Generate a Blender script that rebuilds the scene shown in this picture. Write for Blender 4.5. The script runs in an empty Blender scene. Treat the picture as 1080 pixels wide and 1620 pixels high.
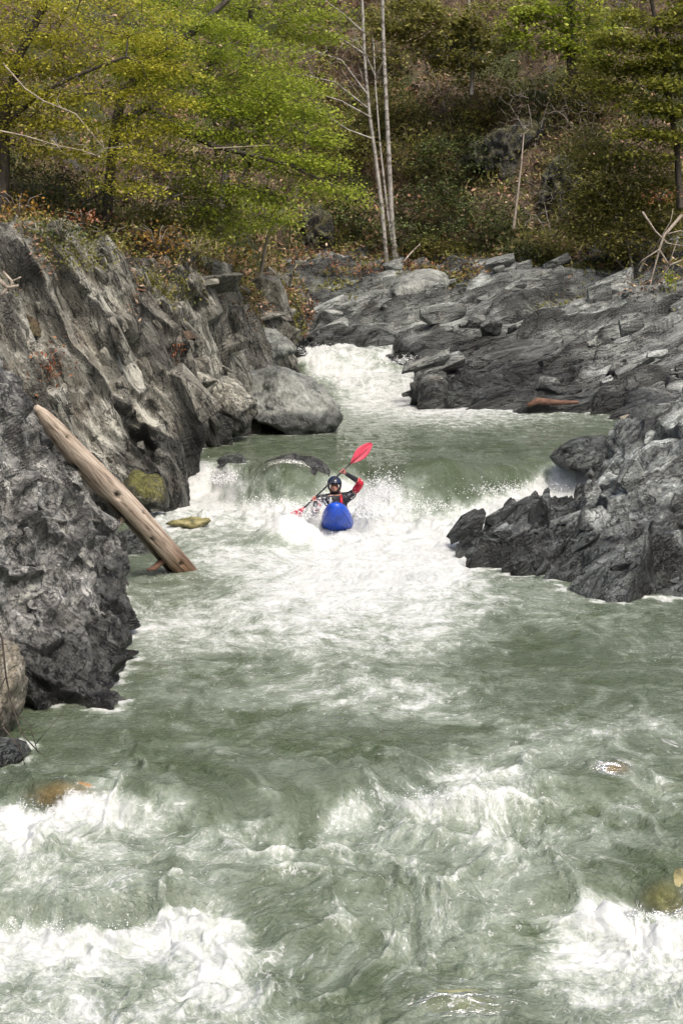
import bpy, bmesh, math, random
import numpy as np
from mathutils import Vector, Matrix, Quaternion

# ------------------------------------------------------------------ camera, sky, sun, exposure
scene = bpy.context.scene
CAM_Z = 5.0
PITCH = math.radians(9.35)
F_PX = 2569.0                      # focal length in photograph pixels (1080 x 1620)
cam_data = bpy.data.cameras.new('camera')
cam_data.sensor_fit = 'VERTICAL'
cam_data.sensor_height = 36.0
cam_data.sensor_width = 24.0
cam_data.lens = F_PX / 1620.0 * 36.0
cam_data.clip_start = 0.1
cam_data.clip_end = 600.0
camera = bpy.data.objects.new('camera', cam_data)
camera.location = (0, 0, CAM_Z)
camera.rotation_euler = (math.pi / 2 - PITCH, 0, 0)
scene.collection.objects.link(camera)
scene.camera = camera

SUN_EL, SUN_AZ = math.radians(58), math.radians(150)     # azimuth clockwise from +Y
world = bpy.data.worlds.new('World')
scene.world = world
world.use_nodes = True
wn = world.node_tree.nodes
sky = wn.new('ShaderNodeTexSky')
sky.sky_type = 'NISHITA'
sky.sun_disc = False
sky.sun_elevation = SUN_EL
sky.sun_rotation = SUN_AZ
sky.dust_density = 7.0
sky.air_density = 1.0
sky.ozone_density = 1.0
bg = wn['Background']
bg.inputs['Strength'].default_value = 0.15
world.node_tree.links.new(sky.outputs[0], bg.inputs['Color'])
sun_data = bpy.data.lights.new('sun', 'SUN')
sun_data.energy = 1.5
sun_data.angle = math.radians(12)
sun_data.color = (1.0, 0.96, 0.90)
sun = bpy.data.objects.new('sun', sun_data)
sd = Vector((math.sin(SUN_AZ) * math.cos(SUN_EL), math.cos(SUN_AZ) * math.cos(SUN_EL), math.sin(SUN_EL)))
sun.rotation_euler = sd.to_track_quat('Z', 'Y').to_euler()
sun.location = sd * 80
scene.collection.objects.link(sun)
scene.view_settings.view_transform = 'Standard'
scene.view_settings.look = 'None'
scene.view_settings.exposure = 0.62
scene.view_settings.gamma = 1.0
scene.view_settings.use_curve_mapping = False
scene.cycles.max_bounces = 5
scene.cycles.diffuse_bounces = 3
scene.cycles.glossy_bounces = 2
scene.cycles.use_adaptive_sampling = True
scene.cycles.adaptive_threshold = 0.03
scene.cycles.caustics_reflective = False
scene.cycles.caustics_refractive = False
scene.cycles.transparent_max_bounces = 8
scene.cycles.use_denoising = True

# ------------------------------------------------------------------ helpers
CP, SP = math.cos(PITCH), math.sin(PITCH)

def ray(px, py):
    a, b = (px - 540.0) / F_PX, (810.0 - py) / F_PX
    return Vector((a, CP + b * SP, -SP + b * CP))

def P(px, py, d):
    """world point at horizontal distance d whose direction from the camera was measured in the photograph"""
    r = ray(px, py)
    return Vector((0, 0, CAM_Z)) + r * (d / r.y)

def W(px, py, z):
    r = ray(px, py)
    return Vector((0, 0, CAM_Z)) + r * ((z - CAM_Z) / r.z)

def project(v):
    """numpy: world -> photograph pixels (only used to lay things out while building)"""
    x, y, z = v[:, 0], v[:, 1], v[:, 2] - CAM_Z
    depth = y * CP - z * SP
    up = y * SP + z * CP
    return 540 + F_PX * x / depth, 810 - F_PX * up / depth

def _h(ix, iy, iz, seed):
    with np.errstate(over='ignore'):
        h = (ix.astype(np.uint32) * np.uint32(0x9E3779B1)) ^ (iy.astype(np.uint32) * np.uint32(0x85EBCA77)) \
            ^ (iz.astype(np.uint32) * np.uint32(0xC2B2AE3D)) ^ np.uint32((seed * 0x27D4EB2F) & 0xFFFFFFFF)
        h ^= h >> np.uint32(15); h *= np.uint32(0x2C1B3C6D)
        h ^= h >> np.uint32(12); h *= np.uint32(0x297A2D39)
        h ^= h >> np.uint32(15)
    return h

def _f(h):
    return (h & np.uint32(0xFFFFFF)).astype(np.float32) / np.float32(0xFFFFFF)

def vnoise(p, seed=0):
    """value noise, p (n,3) -> (n,) in -1..1"""
    i = np.floor(p).astype(np.int64)
    f = (p - i).astype(np.float32)
    u = f * f * f * (f * (f * 6 - 15) + 10)
    out = 0
    for dx in (0, 1):
        wx = u[:, 0] if dx else 1 - u[:, 0]
        for dy in (0, 1):
            wy = u[:, 1] if dy else 1 - u[:, 1]
            for dz in (0, 1):
                wz = u[:, 2] if dz else 1 - u[:, 2]
                out = out + wx * wy * wz * _f(_h(i[:, 0] + dx, i[:, 1] + dy, i[:, 2] + dz, seed))
    return out * 2 - 1

def fbm(p, octaves=4, seed=0, gain=0.5, lac=2.03):
    a, s, t = 1.0, 0.0, 0.0
    q = np.array(p, dtype=np.float64)
    for o in range(octaves):
        s = s + a * vnoise(q + 17.3 * o, seed + o)
        t += a
        a *= gain
        q = q * lac
    return s / t

def ridged(p, octaves=4, seed=0, gain=0.5, lac=2.1):
    a, s, t = 1.0, 0.0, 0.0
    q = np.array(p, dtype=np.float64)
    for o in range(octaves):
        s = s + a * (1 - np.abs(vnoise(q + 9.1 * o, seed + o)) * 2)
        t += a
        a *= gain
        q = q * lac
    return s / t

FACET_TONE = [None]          # tone of the cell each point fell into, from the last call

def facets(p, seed=0, tilt=1.0, k=14.0):
    """broken-rock field: every cell of a 3D cell noise is a tilted plane of its own, with worn edges. -> (value, border distance)"""
    i = np.floor(p).astype(np.int64)
    n = len(p)
    best = np.full(n, 1e9, np.float32); second = np.full(n, 1e9, np.float32)
    val = np.zeros(n, np.float32); wt = np.full(n, 1e-20, np.float32); tone = np.zeros(n, np.float32)
    for dx in (-1, 0, 1):
        for dy in (-1, 0, 1):
            for dz in (-1, 0, 1):
                cx, cy, cz = i[:, 0] + dx, i[:, 1] + dy, i[:, 2] + dz
                h0 = _h(cx, cy, cz, seed); h1 = _h(cx, cy, cz, seed + 101); h2 = _h(cx, cy, cz, seed + 202)
                rx = p[:, 0] - (cx + _f(h0)); ry = p[:, 1] - (cy + _f(h1)); rz = p[:, 2] - (cz + _f(h2))
                d = (rx * rx + ry * ry + rz * rz).astype(np.float32)
                g = _f(h0 >> np.uint32(3)) * 2 - 1
                v = (g + tilt * (rx * (_f(h1 >> np.uint32(5)) * 2 - 1) + ry * (_f(h2 >> np.uint32(5)) * 2 - 1)
                                 + rz * (_f(h0 >> np.uint32(7)) * 2 - 1))).astype(np.float32)
                w = np.exp(-k * d)
                val += w * v; wt += w
                closer = d < best
                second = np.where(closer, best, np.minimum(second, d))
                best = np.where(closer, d, best)
                tone = np.where(closer, _f(h1 >> np.uint32(2)) * 2 - 1, tone)
    FACET_TONE[0] = tone
    return val / wt, np.sqrt(second) - np.sqrt(best)

def sstep(a, b, x):
    t = np.clip((x - a) / (b - a), 0, 1)
    return t * t * (3 - 2 * t)

def link(o, parent=None):
    scene.collection.objects.link(o)
    if parent is not None:
        o.parent = parent
    return o

def tag(o, label, cat, group=None):
    o['label'] = label
    o['category'] = cat
    if group:
        o['group'] = group
    return o

def mesh_obj(name, verts, faces, mat, parent=None, smooth=True):
    me = bpy.data.meshes.new(name)
    verts = np.asarray(verts, dtype=np.float32).reshape(-1, 3)
    if isinstance(faces, np.ndarray):
        k = faces.shape[1]
        me.vertices.add(len(verts)); me.vertices.foreach_set('co', verts.ravel())
        me.loops.add(faces.size); me.loops.foreach_set('vertex_index', faces.astype(np.int32).ravel())
        me.polygons.add(len(faces))
        me.polygons.foreach_set('loop_start', np.arange(0, faces.size, k, dtype=np.int32))
        me.update(calc_edges=True)
    else:
        me.from_pydata(verts.tolist(), [], faces)
    me.polygons.foreach_set('use_smooth', np.full(len(me.polygons), smooth, dtype=bool))
    me.update()
    if mat is not None:
        me.materials.append(mat)
    o = bpy.data.objects.new(name, me)
    return link(o, parent)

def empty(name, loc=(0, 0, 0)):
    o = bpy.data.objects.new(name, None)
    o.empty_display_size = 0.2
    o.location = loc
    return link(o)

def grid_faces(nr, nc):
    r, c = np.meshgrid(np.arange(nr - 1), np.arange(nc - 1), indexing='ij')
    a = (r * nc + c).ravel()
    return np.stack([a, a + 1, a + nc + 1, a + nc], 1)

def _cr(ctrl, n, axis):
    """Catmull-Rom resample along an axis"""
    c = np.moveaxis(ctrl, axis, 0)
    m = c.shape[0]
    c = np.concatenate([[2 * c[0] - c[1]], c, [2 * c[-1] - c[-2]]])
    t = np.linspace(0, m - 1, n)
    k = np.minimum(t.astype(int), m - 2)
    u = (t - k).reshape(-1, *([1] * (c.ndim - 1)))
    p0, p1, p2, p3 = c[k], c[k + 1], c[k + 2], c[k + 3]
    r = 0.5 * ((2 * p1) + (p2 - p0) * u + (2 * p0 - 5 * p1 + 4 * p2 - p3) * u * u + (3 * p1 - p0 - 3 * p2 + p3) * u ** 3)
    return np.moveaxis(r, 0, axis)

def net(ctrl, nr, nc):
    g = np.array([[list(p) for p in row] for row in ctrl], dtype=np.float64)
    return _cr(_cr(g, nr, 0), nc, 1)

def grid_normals(g):
    du = np.gradient(g, axis=1); dv = np.gradient(g, axis=0)
    n = np.cross(du, dv)
    return n / np.maximum(np.linalg.norm(n, axis=2, keepdims=True), 1e-9)

def frame(axis, up=(0, 0, 1)):
    a = Vector(axis).normalized()
    b = Vector(up).cross(a).normalized()
    c = a.cross(b)
    return np.array([a, b, c])          # rows: long axis, side, normal

def tube(path, radii, sides=8, cap=True, wob=0.0, seed=0, twist=0.0):
    """tapered tube along a path -> verts, faces"""
    path = [Vector(p) for p in path]
    rng = random.Random(seed)
    vs, fs = [], []
    n = len(path)
    ref = None
    for i, p in enumerate(path):
        t = (path[min(i + 1, n - 1)] - path[max(i - 1, 0)]).normalized()
        if ref is None:
            ref = t.orthogonal().normalized()
        ref = (ref - t * ref.dot(t)).normalized()
        s = t.cross(ref)
        for k in range(sides):
            a = 2 * math.pi * k / sides + twist * i
            r = radii[i] * (1 + wob * rng.uniform(-1, 1))
            vs.append(p + (ref * math.cos(a) + s * math.sin(a)) * r)
    for i in range(n - 1):
        for k in range(sides):
            k2 = (k + 1) % sides
            fs.append((i * sides + k, i * sides + k2, (i + 1) * sides + k2, (i + 1) * sides + k))
    if cap:
        fs.append(tuple(range(sides))[::-1])
        fs.append(tuple((n - 1) * sides + k for k in range(sides)))
    return [tuple(v) for v in vs], fs

def merge(parts):
    vs, fs = [], []
    for v, f in parts:
        o = len(vs)
        vs += list(v)
        fs += [tuple(i + o for i in q) for q in f]
    return vs, fs
# ------------------------------------------------------------------ materials
class N:
    """small node-graph helper"""
    def __init__(self, name):
        self.m = bpy.data.materials.new(name)
        self.m.use_nodes = True
        self.t = self.m.node_tree
        self.b = self.t.nodes['Principled BSDF']
        self.out = self.t.nodes['Material Output']
    def n(self, kind, **kw):
        nd = self.t.nodes.new('ShaderNode' + kind)
        for k, v in kw.items():
            setattr(nd, k, v)
        return nd
    def l(self, a, b):
        self.t.links.new(a, b)
    def set(self, sock, v):
        if isinstance(v, bpy.types.NodeSocket):
            self.l(v, sock)
        else:
            sock.default_value = v
    def pos(self):
        return self.n('NewGeometry').outputs['Position']
    def mapping(self, vec, rot=(0, 0, 0), scale=(1, 1, 1)):
        m = self.n('Mapping')
        m.vector_type = 'TEXTURE' if False else 'POINT'
        self.l(vec, m.inputs['Vector'])
        m.inputs['Rotation'].default_value = rot
        m.inputs['Scale'].default_value = scale
        return m.outputs[0]
    def strata(self, vec, rot, stretch):
        """turn into the bedding's own axes, then squeeze along them"""
        m = self.n('Mapping')
        m.vector_type = 'TEXTURE'
        self.l(vec, m.inputs['Vector'])
        m.inputs['Rotation'].default_value = rot
        m.inputs['Scale'].default_value = tuple(1.0 / q for q in stretch)
        return m.outputs[0]
    def noise(self, vec, scale, detail=4, rough=0.6, dist=0.0):
        t = self.n('TexNoise')
        self.l(vec, t.inputs['Vector'])
        t.inputs['Scale'].default_value = scale
        t.inputs['Detail'].default_value = detail
        t.inputs['Roughness'].default_value = rough
        t.inputs['Distortion'].default_value = dist
        return t.outputs['Fac']
    def voro(self, vec, scale, feature='F1', rnd=1.0):
        t = self.n('TexVoronoi')
        t.feature = feature
        self.l(vec, t.inputs['Vector'])
        t.inputs['Scale'].default_value = scale
        t.inputs['Randomness'].default_value = rnd
        return t
    def ramp(self, fac, stops, interp='LINEAR'):
        r = self.n('ValToRGB')
        r.color_ramp.interpolation = interp
        e = r.color_ramp.elements
        while len(e) < len(stops):
            e.new(0.5)
        for q, (p, c) in zip(e, stops):
            q.position = p
            q.color = (*c, 1) if len(c) == 3 else c
        self.l(fac, r.inputs['Fac'])
        return r.outputs['Color']
    def math(self, op, a, b=0.0, clamp=False):
        m = self.n('Math', operation=op)
        m.use_clamp = clamp
        self.set(m.inputs[0], a); self.set(m.inputs[1], b)
        return m.outputs[0]
    def maprange(self, v, a, b, c=0.0, d=1.0, smooth=True):
        m = self.n('MapRange')
        m.interpolation_type = 'SMOOTHSTEP' if smooth else 'LINEAR'
        self.set(m.inputs['Value'], v)
        for k, x in zip(('From Min', 'From Max', 'To Min', 'To Max'), (a, b, c, d)):
            self.set(m.inputs[k], x)
        return m.outputs['Result']
    def mix(self, fac, a, b, blend='MIX'):
        m = self.n('Mix', data_type='RGBA', blend_type=blend)
        self.set(m.inputs[0], fac)
        self.set(m.inputs[6], (*a, 1) if isinstance(a, tuple) and len(a) == 3 else a)
        self.set(m.inputs[7], (*b, 1) if isinstance(b, tuple) and len(b) == 3 else b)
        return m.outputs[2]
    def attr(self, name):
        a = self.n('Attribute')
        a.attribute_name = name
        return a.outputs['Fac']
    def bump(self, h, strength=0.5, dist=0.02, normal=None):
        b = self.n('Bump')
        b.inputs['Strength'].default_value = strength
        b.inputs['Distance'].default_value = dist
        self.l(h, b.inputs['Height'])
        if normal is not None:
            self.l(normal, b.inputs['Normal'])
        return b.outputs[0]
    def sep(self, vec):
        s = self.n('SeparateXYZ')
        self.l(vec, s.inputs[0])
        return s.outputs

def rock_material(name, dark, mid, light, strata_rot=(0, 0, 0), stretch=(0.35, 1.0, 1.0), scale=1.0, vein=0.5,
                  wet=True, rust=0.25, joints=0.75, moss=0.0, bump=0.95, lichen=0.4, wetband=0.55):
    g = N(name)
    pos = g.pos()
    st = g.strata(pos, strata_rot, stretch)
    n1 = g.noise(st, 1.6 * scale, 4, 0.65, 0.4)
    n2 = g.noise(st, 7.0 * scale, 4, 0.72)
    n3 = g.noise(pos, 22.0 * scale, 3, 0.75)
    f = g.math('ADD', g.math('MULTIPLY', n1, 0.40), g.math('ADD', g.math('MULTIPLY', n2, 0.42), g.math('MULTIPLY', n3, 0.28)))
    oi = g.n('ObjectInfo').outputs['Random']
    f = g.math('ADD', f, g.math('ADD', g.math('MULTIPLY', g.attr('tone'), 0.075), g.math('MULTIPLY', g.math('SUBTRACT', oi, 0.5), 0.07)))
    col = g.ramp(f, [(0.46, dark), (0.53, mid), (0.58, mid), (0.66, light)])
    # rusty, earthy staining in patches
    rs = g.maprange(g.noise(pos, 0.9 * scale, 5, 0.7), 0.55, 0.75)
    col = g.mix(g.math('MULTIPLY', rs, rust), col, (0.16, 0.105, 0.065), 'MIX')
    # pale lichen crust
    lc = g.math('MULTIPLY', g.maprange(g.noise(pos, 3.2 * scale, 5, 0.78), 0.56, 0.64), lichen)
    col = g.mix(lc, col, (0.42, 0.43, 0.38))
    # quartz veins: thin warped bands along the bedding
    vn = g.noise(g.strata(pos, strata_rot, (stretch[0] * 0.7, stretch[1] * 1.2, stretch[2] * 1.2)), 1.7 * scale, 4, 0.55, 1.2)
    ve = g.math('MULTIPLY', g.maprange(g.math('ABSOLUTE', g.math('SUBTRACT', vn, 0.53)), 0.0, 0.016, 1, 0), rs)
    col = g.mix(g.math('MULTIPLY', ve, vein), col, (0.55, 0.55, 0.52))
    # fine dark joints
    jn = g.noise(g.strata(pos, strata_rot, stretch), 3.4 * scale, 5, 0.62, 0.8)
    jt = g.maprange(g.math('ABSOLUTE', g.math('SUBTRACT', jn, 0.5)), 0.0, 0.022, 1, 0)
    col = g.mix(g.math('MULTIPLY', jt, joints), col, (0.02, 0.02, 0.02))
    ck = g.attr('crack')
    col = g.mix(g.math('MULTIPLY', ck, 0.8), col, (0.018, 0.018, 0.017))
    if moss:
        up = g.sep(g.n('NewGeometry').outputs['Normal'])[2]
        ms = g.math('MULTIPLY', g.maprange(g.math('ADD', g.noise(pos, 4.0, 6, 0.7), g.math('MULTIPLY', up, 0.2)), 0.50, 0.64), moss)
        col = g.mix(ms, col, g.ramp(g.noise(pos, 20, 3), [(0.3, (0.05, 0.055, 0.012)), (0.7, (0.16, 0.15, 0.035))]))
    rough = 0.82
    if wet:
        xyz = g.sep(pos)
        y = xyz[1]
        lvl = g.math('ADD', g.maprange(y, 13.2, 15.4, -0.85, 0.0), g.math('ADD', g.maprange(y, 28.6, 31.2, 0.0, 0.9), g.maprange(y, 42.5, 50.0, 0.0, 1.0)))
        hgt = g.math('SUBTRACT', xyz[2], lvl)
        hgt = g.math('ADD', hgt, g.math('MULTIPLY', g.math('SUBTRACT', g.noise(pos, 1.1, 4, 0.65), 0.5), -1.3 * wetband))
        wf = g.maprange(hgt, wetband * 0.55, wetband * 1.25, 1.0, 0.0)
        col = g.mix(wf, col, g.mix(1.0, col, (0.28, 0.285, 0.29), 'MULTIPLY'))
        g.l(g.maprange(wf, 0, 1, rough, 0.28), g.b.inputs['Roughness'])
    else:
        g.b.inputs['Roughness'].default_value = rough
    g.l(col, g.b.inputs['Base Color'])
    g.b.inputs['Specular IOR Level'].default_value = 0.4
    h = g.math('ADD', g.math('MULTIPLY', n2, 1.0), g.math('ADD', g.math('MULTIPLY', n3, 0.35), g.math('MULTIPLY', jt, -0.5 * joints)))
    g.l(g.bump(h, bump, 0.14 / scale), g.b.inputs['Normal'])
    return g.m

R = math.radians
# bedding directions: long axis, then the rest of the plane
F_CLIFF = frame((0.28, 0.30, -0.90), (0.6, 0.75, 0.25))
F_SLAB = frame((0.92, 0.15, 0.25), (0.1, 0.8, 0.6))
F_DARK = frame((0.78, 0.1, 0.55), (-0.3, 0.8, 0.5))
F_NEAR = frame((0.45, 0.3, -0.75), (0.8, 0.5, 0.3))
def eul(fm):
    return Matrix(fm.T.tolist()).to_euler()
ROCK_CLIFF = rock_material('rock_cliff', (0.052, 0.049, 0.040), (0.18, 0.174, 0.145), (0.45, 0.445, 0.385), eul(F_CLIFF), (0.2, 0.6, 1), 1.0, 0.6, rust=0.6, lichen=0.5)
ROCK_NEAR = rock_material('rock_near', (0.05, 0.05, 0.05), (0.20, 0.202, 0.19), (0.52, 0.52, 0.49), eul(F_NEAR), (0.6, 0.8, 1), 1.5, 0.5, rust=0.3, lichen=0.6, wetband=0.85)
ROCK_SLAB = rock_material('rock_slab', (0.05, 0.05, 0.05), (0.174, 0.186, 0.174), (0.43, 0.455, 0.43), eul(F_SLAB), (0.16, 0.5, 1), 0.9, 0.7, rust=0.35, lichen=0.4)
ROCK_DARK = rock_material('rock_dark', (0.042, 0.043, 0.044), (0.192, 0.21, 0.198), (0.54, 0.58, 0.555), eul(F_DARK), (0.35, 0.8, 1), 1.3, 0.6, rust=0.12, lichen=0.4, wetband=0.9)
ROCK_PALE = rock_material('rock_pale', (0.10, 0.105, 0.095), (0.24, 0.252, 0.23), (0.38, 0.40, 0.36), eul(F_CLIFF), (0.5, 1, 1), 0.7, 0.3, rust=0.15, lichen=0.3, bump=0.6, wetband=0.35, joints=0.25)
ROCK_MOSS = rock_material('rock_moss', (0.04, 0.038, 0.025), (0.12, 0.115, 0.075), (0.27, 0.26, 0.18), (0, 0, 0), (1, 1, 1), 1.2, 0.0, rust=0.3, moss=0.9, wetband=0.3)
ROCK_TAN = rock_material('rock_tan', (0.16, 0.14, 0.10), (0.30, 0.27, 0.21), (0.44, 0.41, 0.34), (0, 0, 0), (1, 1, 1), 1.2, 0.0, rust=0.4, lichen=0.2, bump=0.4, wetband=0.1)

ROCK_MUD = rock_material('rock_mud', (0.07, 0.06, 0.045), (0.20, 0.18, 0.14), (0.36, 0.34, 0.28), (0, 0, 0), (1, 1, 1), 1.2, 0.2, rust=0.5, lichen=0.3, bump=0.7, wetband=0.2)

def bed_rock(name, a, b, c):
    g = N(name)
    p = g.pos()
    col = g.ramp(g.noise(p, 5.5, 6, 0.7), [(0.35, a), (0.5, b), (0.66, c)])
    g.l(col, g.b.inputs['Base Color'])
    g.b.inputs['Roughness'].default_value = 0.6
    g.l(g.bump(g.noise(p, 16, 5, 0.7), 0.5, 0.05), g.b.inputs['Normal'])
    return g.m
BED_ORANGE = bed_rock('bed_orange', (0.07, 0.042, 0.018), (0.23, 0.135, 0.052), (0.36, 0.26, 0.14))
BED_YELLOW = bed_rock('bed_yellow', (0.06, 0.058, 0.022), (0.19, 0.17, 0.065), (0.33, 0.29, 0.15))
BED_GREEN = bed_rock('bed_green', (0.08, 0.09, 0.04), (0.20, 0.21, 0.10), (0.34, 0.33, 0.20))

def litter_material():
    g = N('hillside_soil')
    p = g.pos()
    a = g.noise(p, 0.35, 5, 0.65)
    b = g.noise(p, 3.5, 6, 0.75)
    c = g.noise(p, 18, 4, 0.75)
    brown = g.ramp(g.math('ADD', g.math('MULTIPLY', b, 0.5), g.math('MULTIPLY', c, 0.5)),
                   [(0.38, (0.016, 0.012, 0.008)), (0.50, (0.09, 0.062, 0.038)), (0.60, (0.17, 0.12, 0.075)), (0.70, (0.30, 0.23, 0.155))])
    moss = g.ramp(c, [(0.35, (0.015, 0.020, 0.006)), (0.55, (0.06, 0.07, 0.018)), (0.7, (0.12, 0.12, 0.035))])
    col = g.mix(g.maprange(a, 0.46, 0.60), brown, moss)
    rk = g.maprange(g.noise(p, 0.8, 6, 0.7), 0.60, 0.66)
    col = g.mix(rk, col, g.ramp(c, [(0.35, (0.02, 0.02, 0.02)), (0.65, (0.13, 0.125, 0.12))]))
    g.l(col, g.b.inputs['Base Color'])
    g.b.inputs['Roughness'].default_value = 0.95
    g.l(g.bump(g.math('ADD', b, g.math('MULTIPLY', c, 0.4)), 0.9, 0.15), g.b.inputs['Normal'])
    return g.m
SOIL = litter_material()

def leaf_material(name, stops, transl=0.45, rough=0.55):
    g = N(name)
    rnd = g.n('NewGeometry').outputs['Random Per Island']
    col = g.ramp(rnd, stops)
    g.l(col, g.b.inputs['Base Color'])
    g.b.inputs['Roughness'].default_value = rough
    g.b.inputs['Specular IOR Level'].default_value = 0.3
    tr = g.n('BsdfTranslucent')
    g.l(col, tr.inputs['Color'])
    mx = g.n('MixShader')
    mx.inputs[0].default_value = transl
    g.l(g.b.outputs[0], mx.inputs[1]); g.l(tr.outputs[0], mx.inputs[2])
    g.l(mx.outputs[0], g.out.inputs['Surface'])
    return g.m
LEAF_GREEN = leaf_material('leaf_fresh_green', [(0, (0.13, 0.18, 0.02)), (0.5, (0.28, 0.345, 0.036)), (1, (0.43, 0.47, 0.065))])
LEAF_YELLOW = leaf_material('leaf_yellow_green', [(0, (0.17, 0.18, 0.022)), (0.5, (0.35, 0.345, 0.036)), (1, (0.50, 0.46, 0.06))])
LEAF_OLIVE = leaf_material('leaf_olive', [(0, (0.085, 0.088, 0.022)), (0.5, (0.20, 0.20, 0.045)), (1, (0.36, 0.34, 0.10))])
LEAF_DARK = leaf_material('leaf_dark_evergreen', [(0, (0.025, 0.040, 0.012)), (0.6, (0.065, 0.090, 0.024)), (1, (0.13, 0.155, 0.045))], 0.2)
LEAF_RUST = leaf_material('leaf_rust', [(0, (0.10, 0.035, 0.016)), (0.5, (0.24, 0.085, 0.035)), (1, (0.34, 0.17, 0.08))], 0.2)
LEAF_ORANGE = leaf_material('leaf_orange', [(0, (0.13, 0.07, 0.012)), (0.5, (0.30, 0.15, 0.022)), (1, (0.34, 0.24, 0.05))], 0.3)
LEAF_LITTER = leaf_material('leaf_litter', [(0, (0.07, 0.045, 0.028)), (0.4, (0.20, 0.12, 0.07)), (0.75, (0.32, 0.18, 0.11)), (1, (0.46, 0.36, 0.25))], 0.1, 0.8)
GRASS_DRY = leaf_material('grass_dry', [(0, (0.13, 0.11, 0.045)), (0.5, (0.28, 0.23, 0.11)), (1, (0.44, 0.37, 0.21))], 0.2, 0.8)
GRASS_GREEN = leaf_material('undergrowth_green', [(0, (0.045, 0.055, 0.012)), (0.5, (0.125, 0.13, 0.03)), (1, (0.25, 0.235, 0.07))], 0.25, 0.7)

def bark(name, dark, light, scale=6.0, stretch=(1, 1, 0.25), patch=None):
    g = N(name)
    p = g.pos()
    m = g.mapping(p, (0, 0, 0), stretch)
    n = g.noise(m, scale, 6, 0.7)
    col = g.ramp(n, [(0.36, dark), (0.62, light)])
    if patch:
        q = g.maprange(g.noise(g.mapping(p, (0, 0, 0), (1, 1, 2.2)), 3.5, 4, 0.6), 0.52, 0.60)
        col = g.mix(q, col, patch)
    g.l(col, g.b.inputs['Base Color'])
    g.b.inputs['Roughness'].default_value = 0.9
    g.l(g.bump(n, 0.6, 0.02), g.b.inputs['Normal'])
    return g.m
BARK_DARK = bark('bark_dark', (0.018, 0.015, 0.012), (0.075, 0.062, 0.05))
BARK_GREY = bark('bark_grey', (0.09, 0.082, 0.07), (0.27, 0.25, 0.22))
BARK_PALE = bark('bark_pale', (0.19, 0.178, 0.155), (0.35, 0.335, 0.30), 5, (1, 1, 0.6), (0.12, 0.105, 0.09))
BARK_TWIG = bark('bark_twig', (0.12, 0.10, 0.08), (0.30, 0.27, 0.23))
DEAD_WOOD = bark('dead_wood', (0.16, 0.13, 0.10), (0.38, 0.33, 0.27), 9, (1, 1, 0.4))
# ------------------------------------------------------------------ the river
POOL2, TOP = 0.70, 1.90
FOAM_ROWS = {            # how white the water is, 0..9, one figure every 40 pixels across the photograph
  #        0         1         2
  #        012345678901234567890123456
  530:    '000000000009766640000000000',
  552:    '000000000008865553000000000',
  572:    '000000000000975468400000000',
  590:    '000000000000787577500000000',
  608:    '000000000000067677642000000',
  628:    '000000000000056777764321000',
  646:    '000000000000056677765432100',
  664:    '000000000000023455554433221',
  682:    '000000000111222223322211000',
  700:    '000000000111111112111111000',
  720:    '000000001100011111110113400',
  740:    '000000067411110000000188630',
  762:    '000000059722166420001898600',
  785:    '000004688622279932149987000',
  808:    '000005678778999954998870000',
  832:    '000005655589999999898500000',
  856:    '000000544435799998887000000',
  880:    '000000046767899999983000000',
  905:    '000022334667889999843322211',
  935:    '000033334567888877543332221',
  965:    '000034445566777666543332221',
  995:    '000045665565665566432222211',
  1025:   '000034445445555554321111222',
  1055:   '000022232233433332211000011',
  1085:   '000112222334445554322111111',
  1115:   '001122221233444454322122332',
  1145:   '011111121212222222223343343',
  1175:   '011111111111111111123444433',
  1205:   '001111000011111111234443332',
  1235:   '012321100001111124666431232',
  1262:   '334543211111123577665443333',
  1285:   '899974321111125665554433333',
  1310:   '788765543222255544455433322',
  1340:   '655555544443444443455433321',
  1370:   '555544444443333433455443221',
  1400:   '444443333333333334443322111',
  1430:   '433322223322333434433322112',
  1452:   '444433333433333333443335443',
  1472:   '999999899962333333443489999',
  1500:   '788877778762333333333267887',
  1530:   '667766667764333333332356776',
  1560:   '556665566653333333332345666',
  1590:   '556655556653222233332345665',
  1630:   '455555555543222223332344555',
}
_fy = np.array(sorted(FOAM_ROWS)); _ft = np.array([[int(c) for c in FOAM_ROWS[k]] for k in sorted(FOAM_ROWS)]) / 9.0

def foam_at(px, py):
    c = np.clip((px - 20) / 40.0, 0, 25.999); ci = c.astype(int); cf = c - ci
    yy = np.clip(py, _fy[0], _fy[-1] - 0.01)
    ri = np.clip(np.searchsorted(_fy, yy, side='right') - 1, 0, len(_fy) - 2)
    rf = (yy - _fy[ri]) / (_fy[ri + 1] - _fy[ri])
    t = _ft
    return (t[ri, ci] * (1 - cf) + t[ri, ci + 1] * cf) * (1 - rf) + (t[ri + 1, ci] * (1 - cf) + t[ri + 1, ci + 1] * cf) * rf

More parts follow.
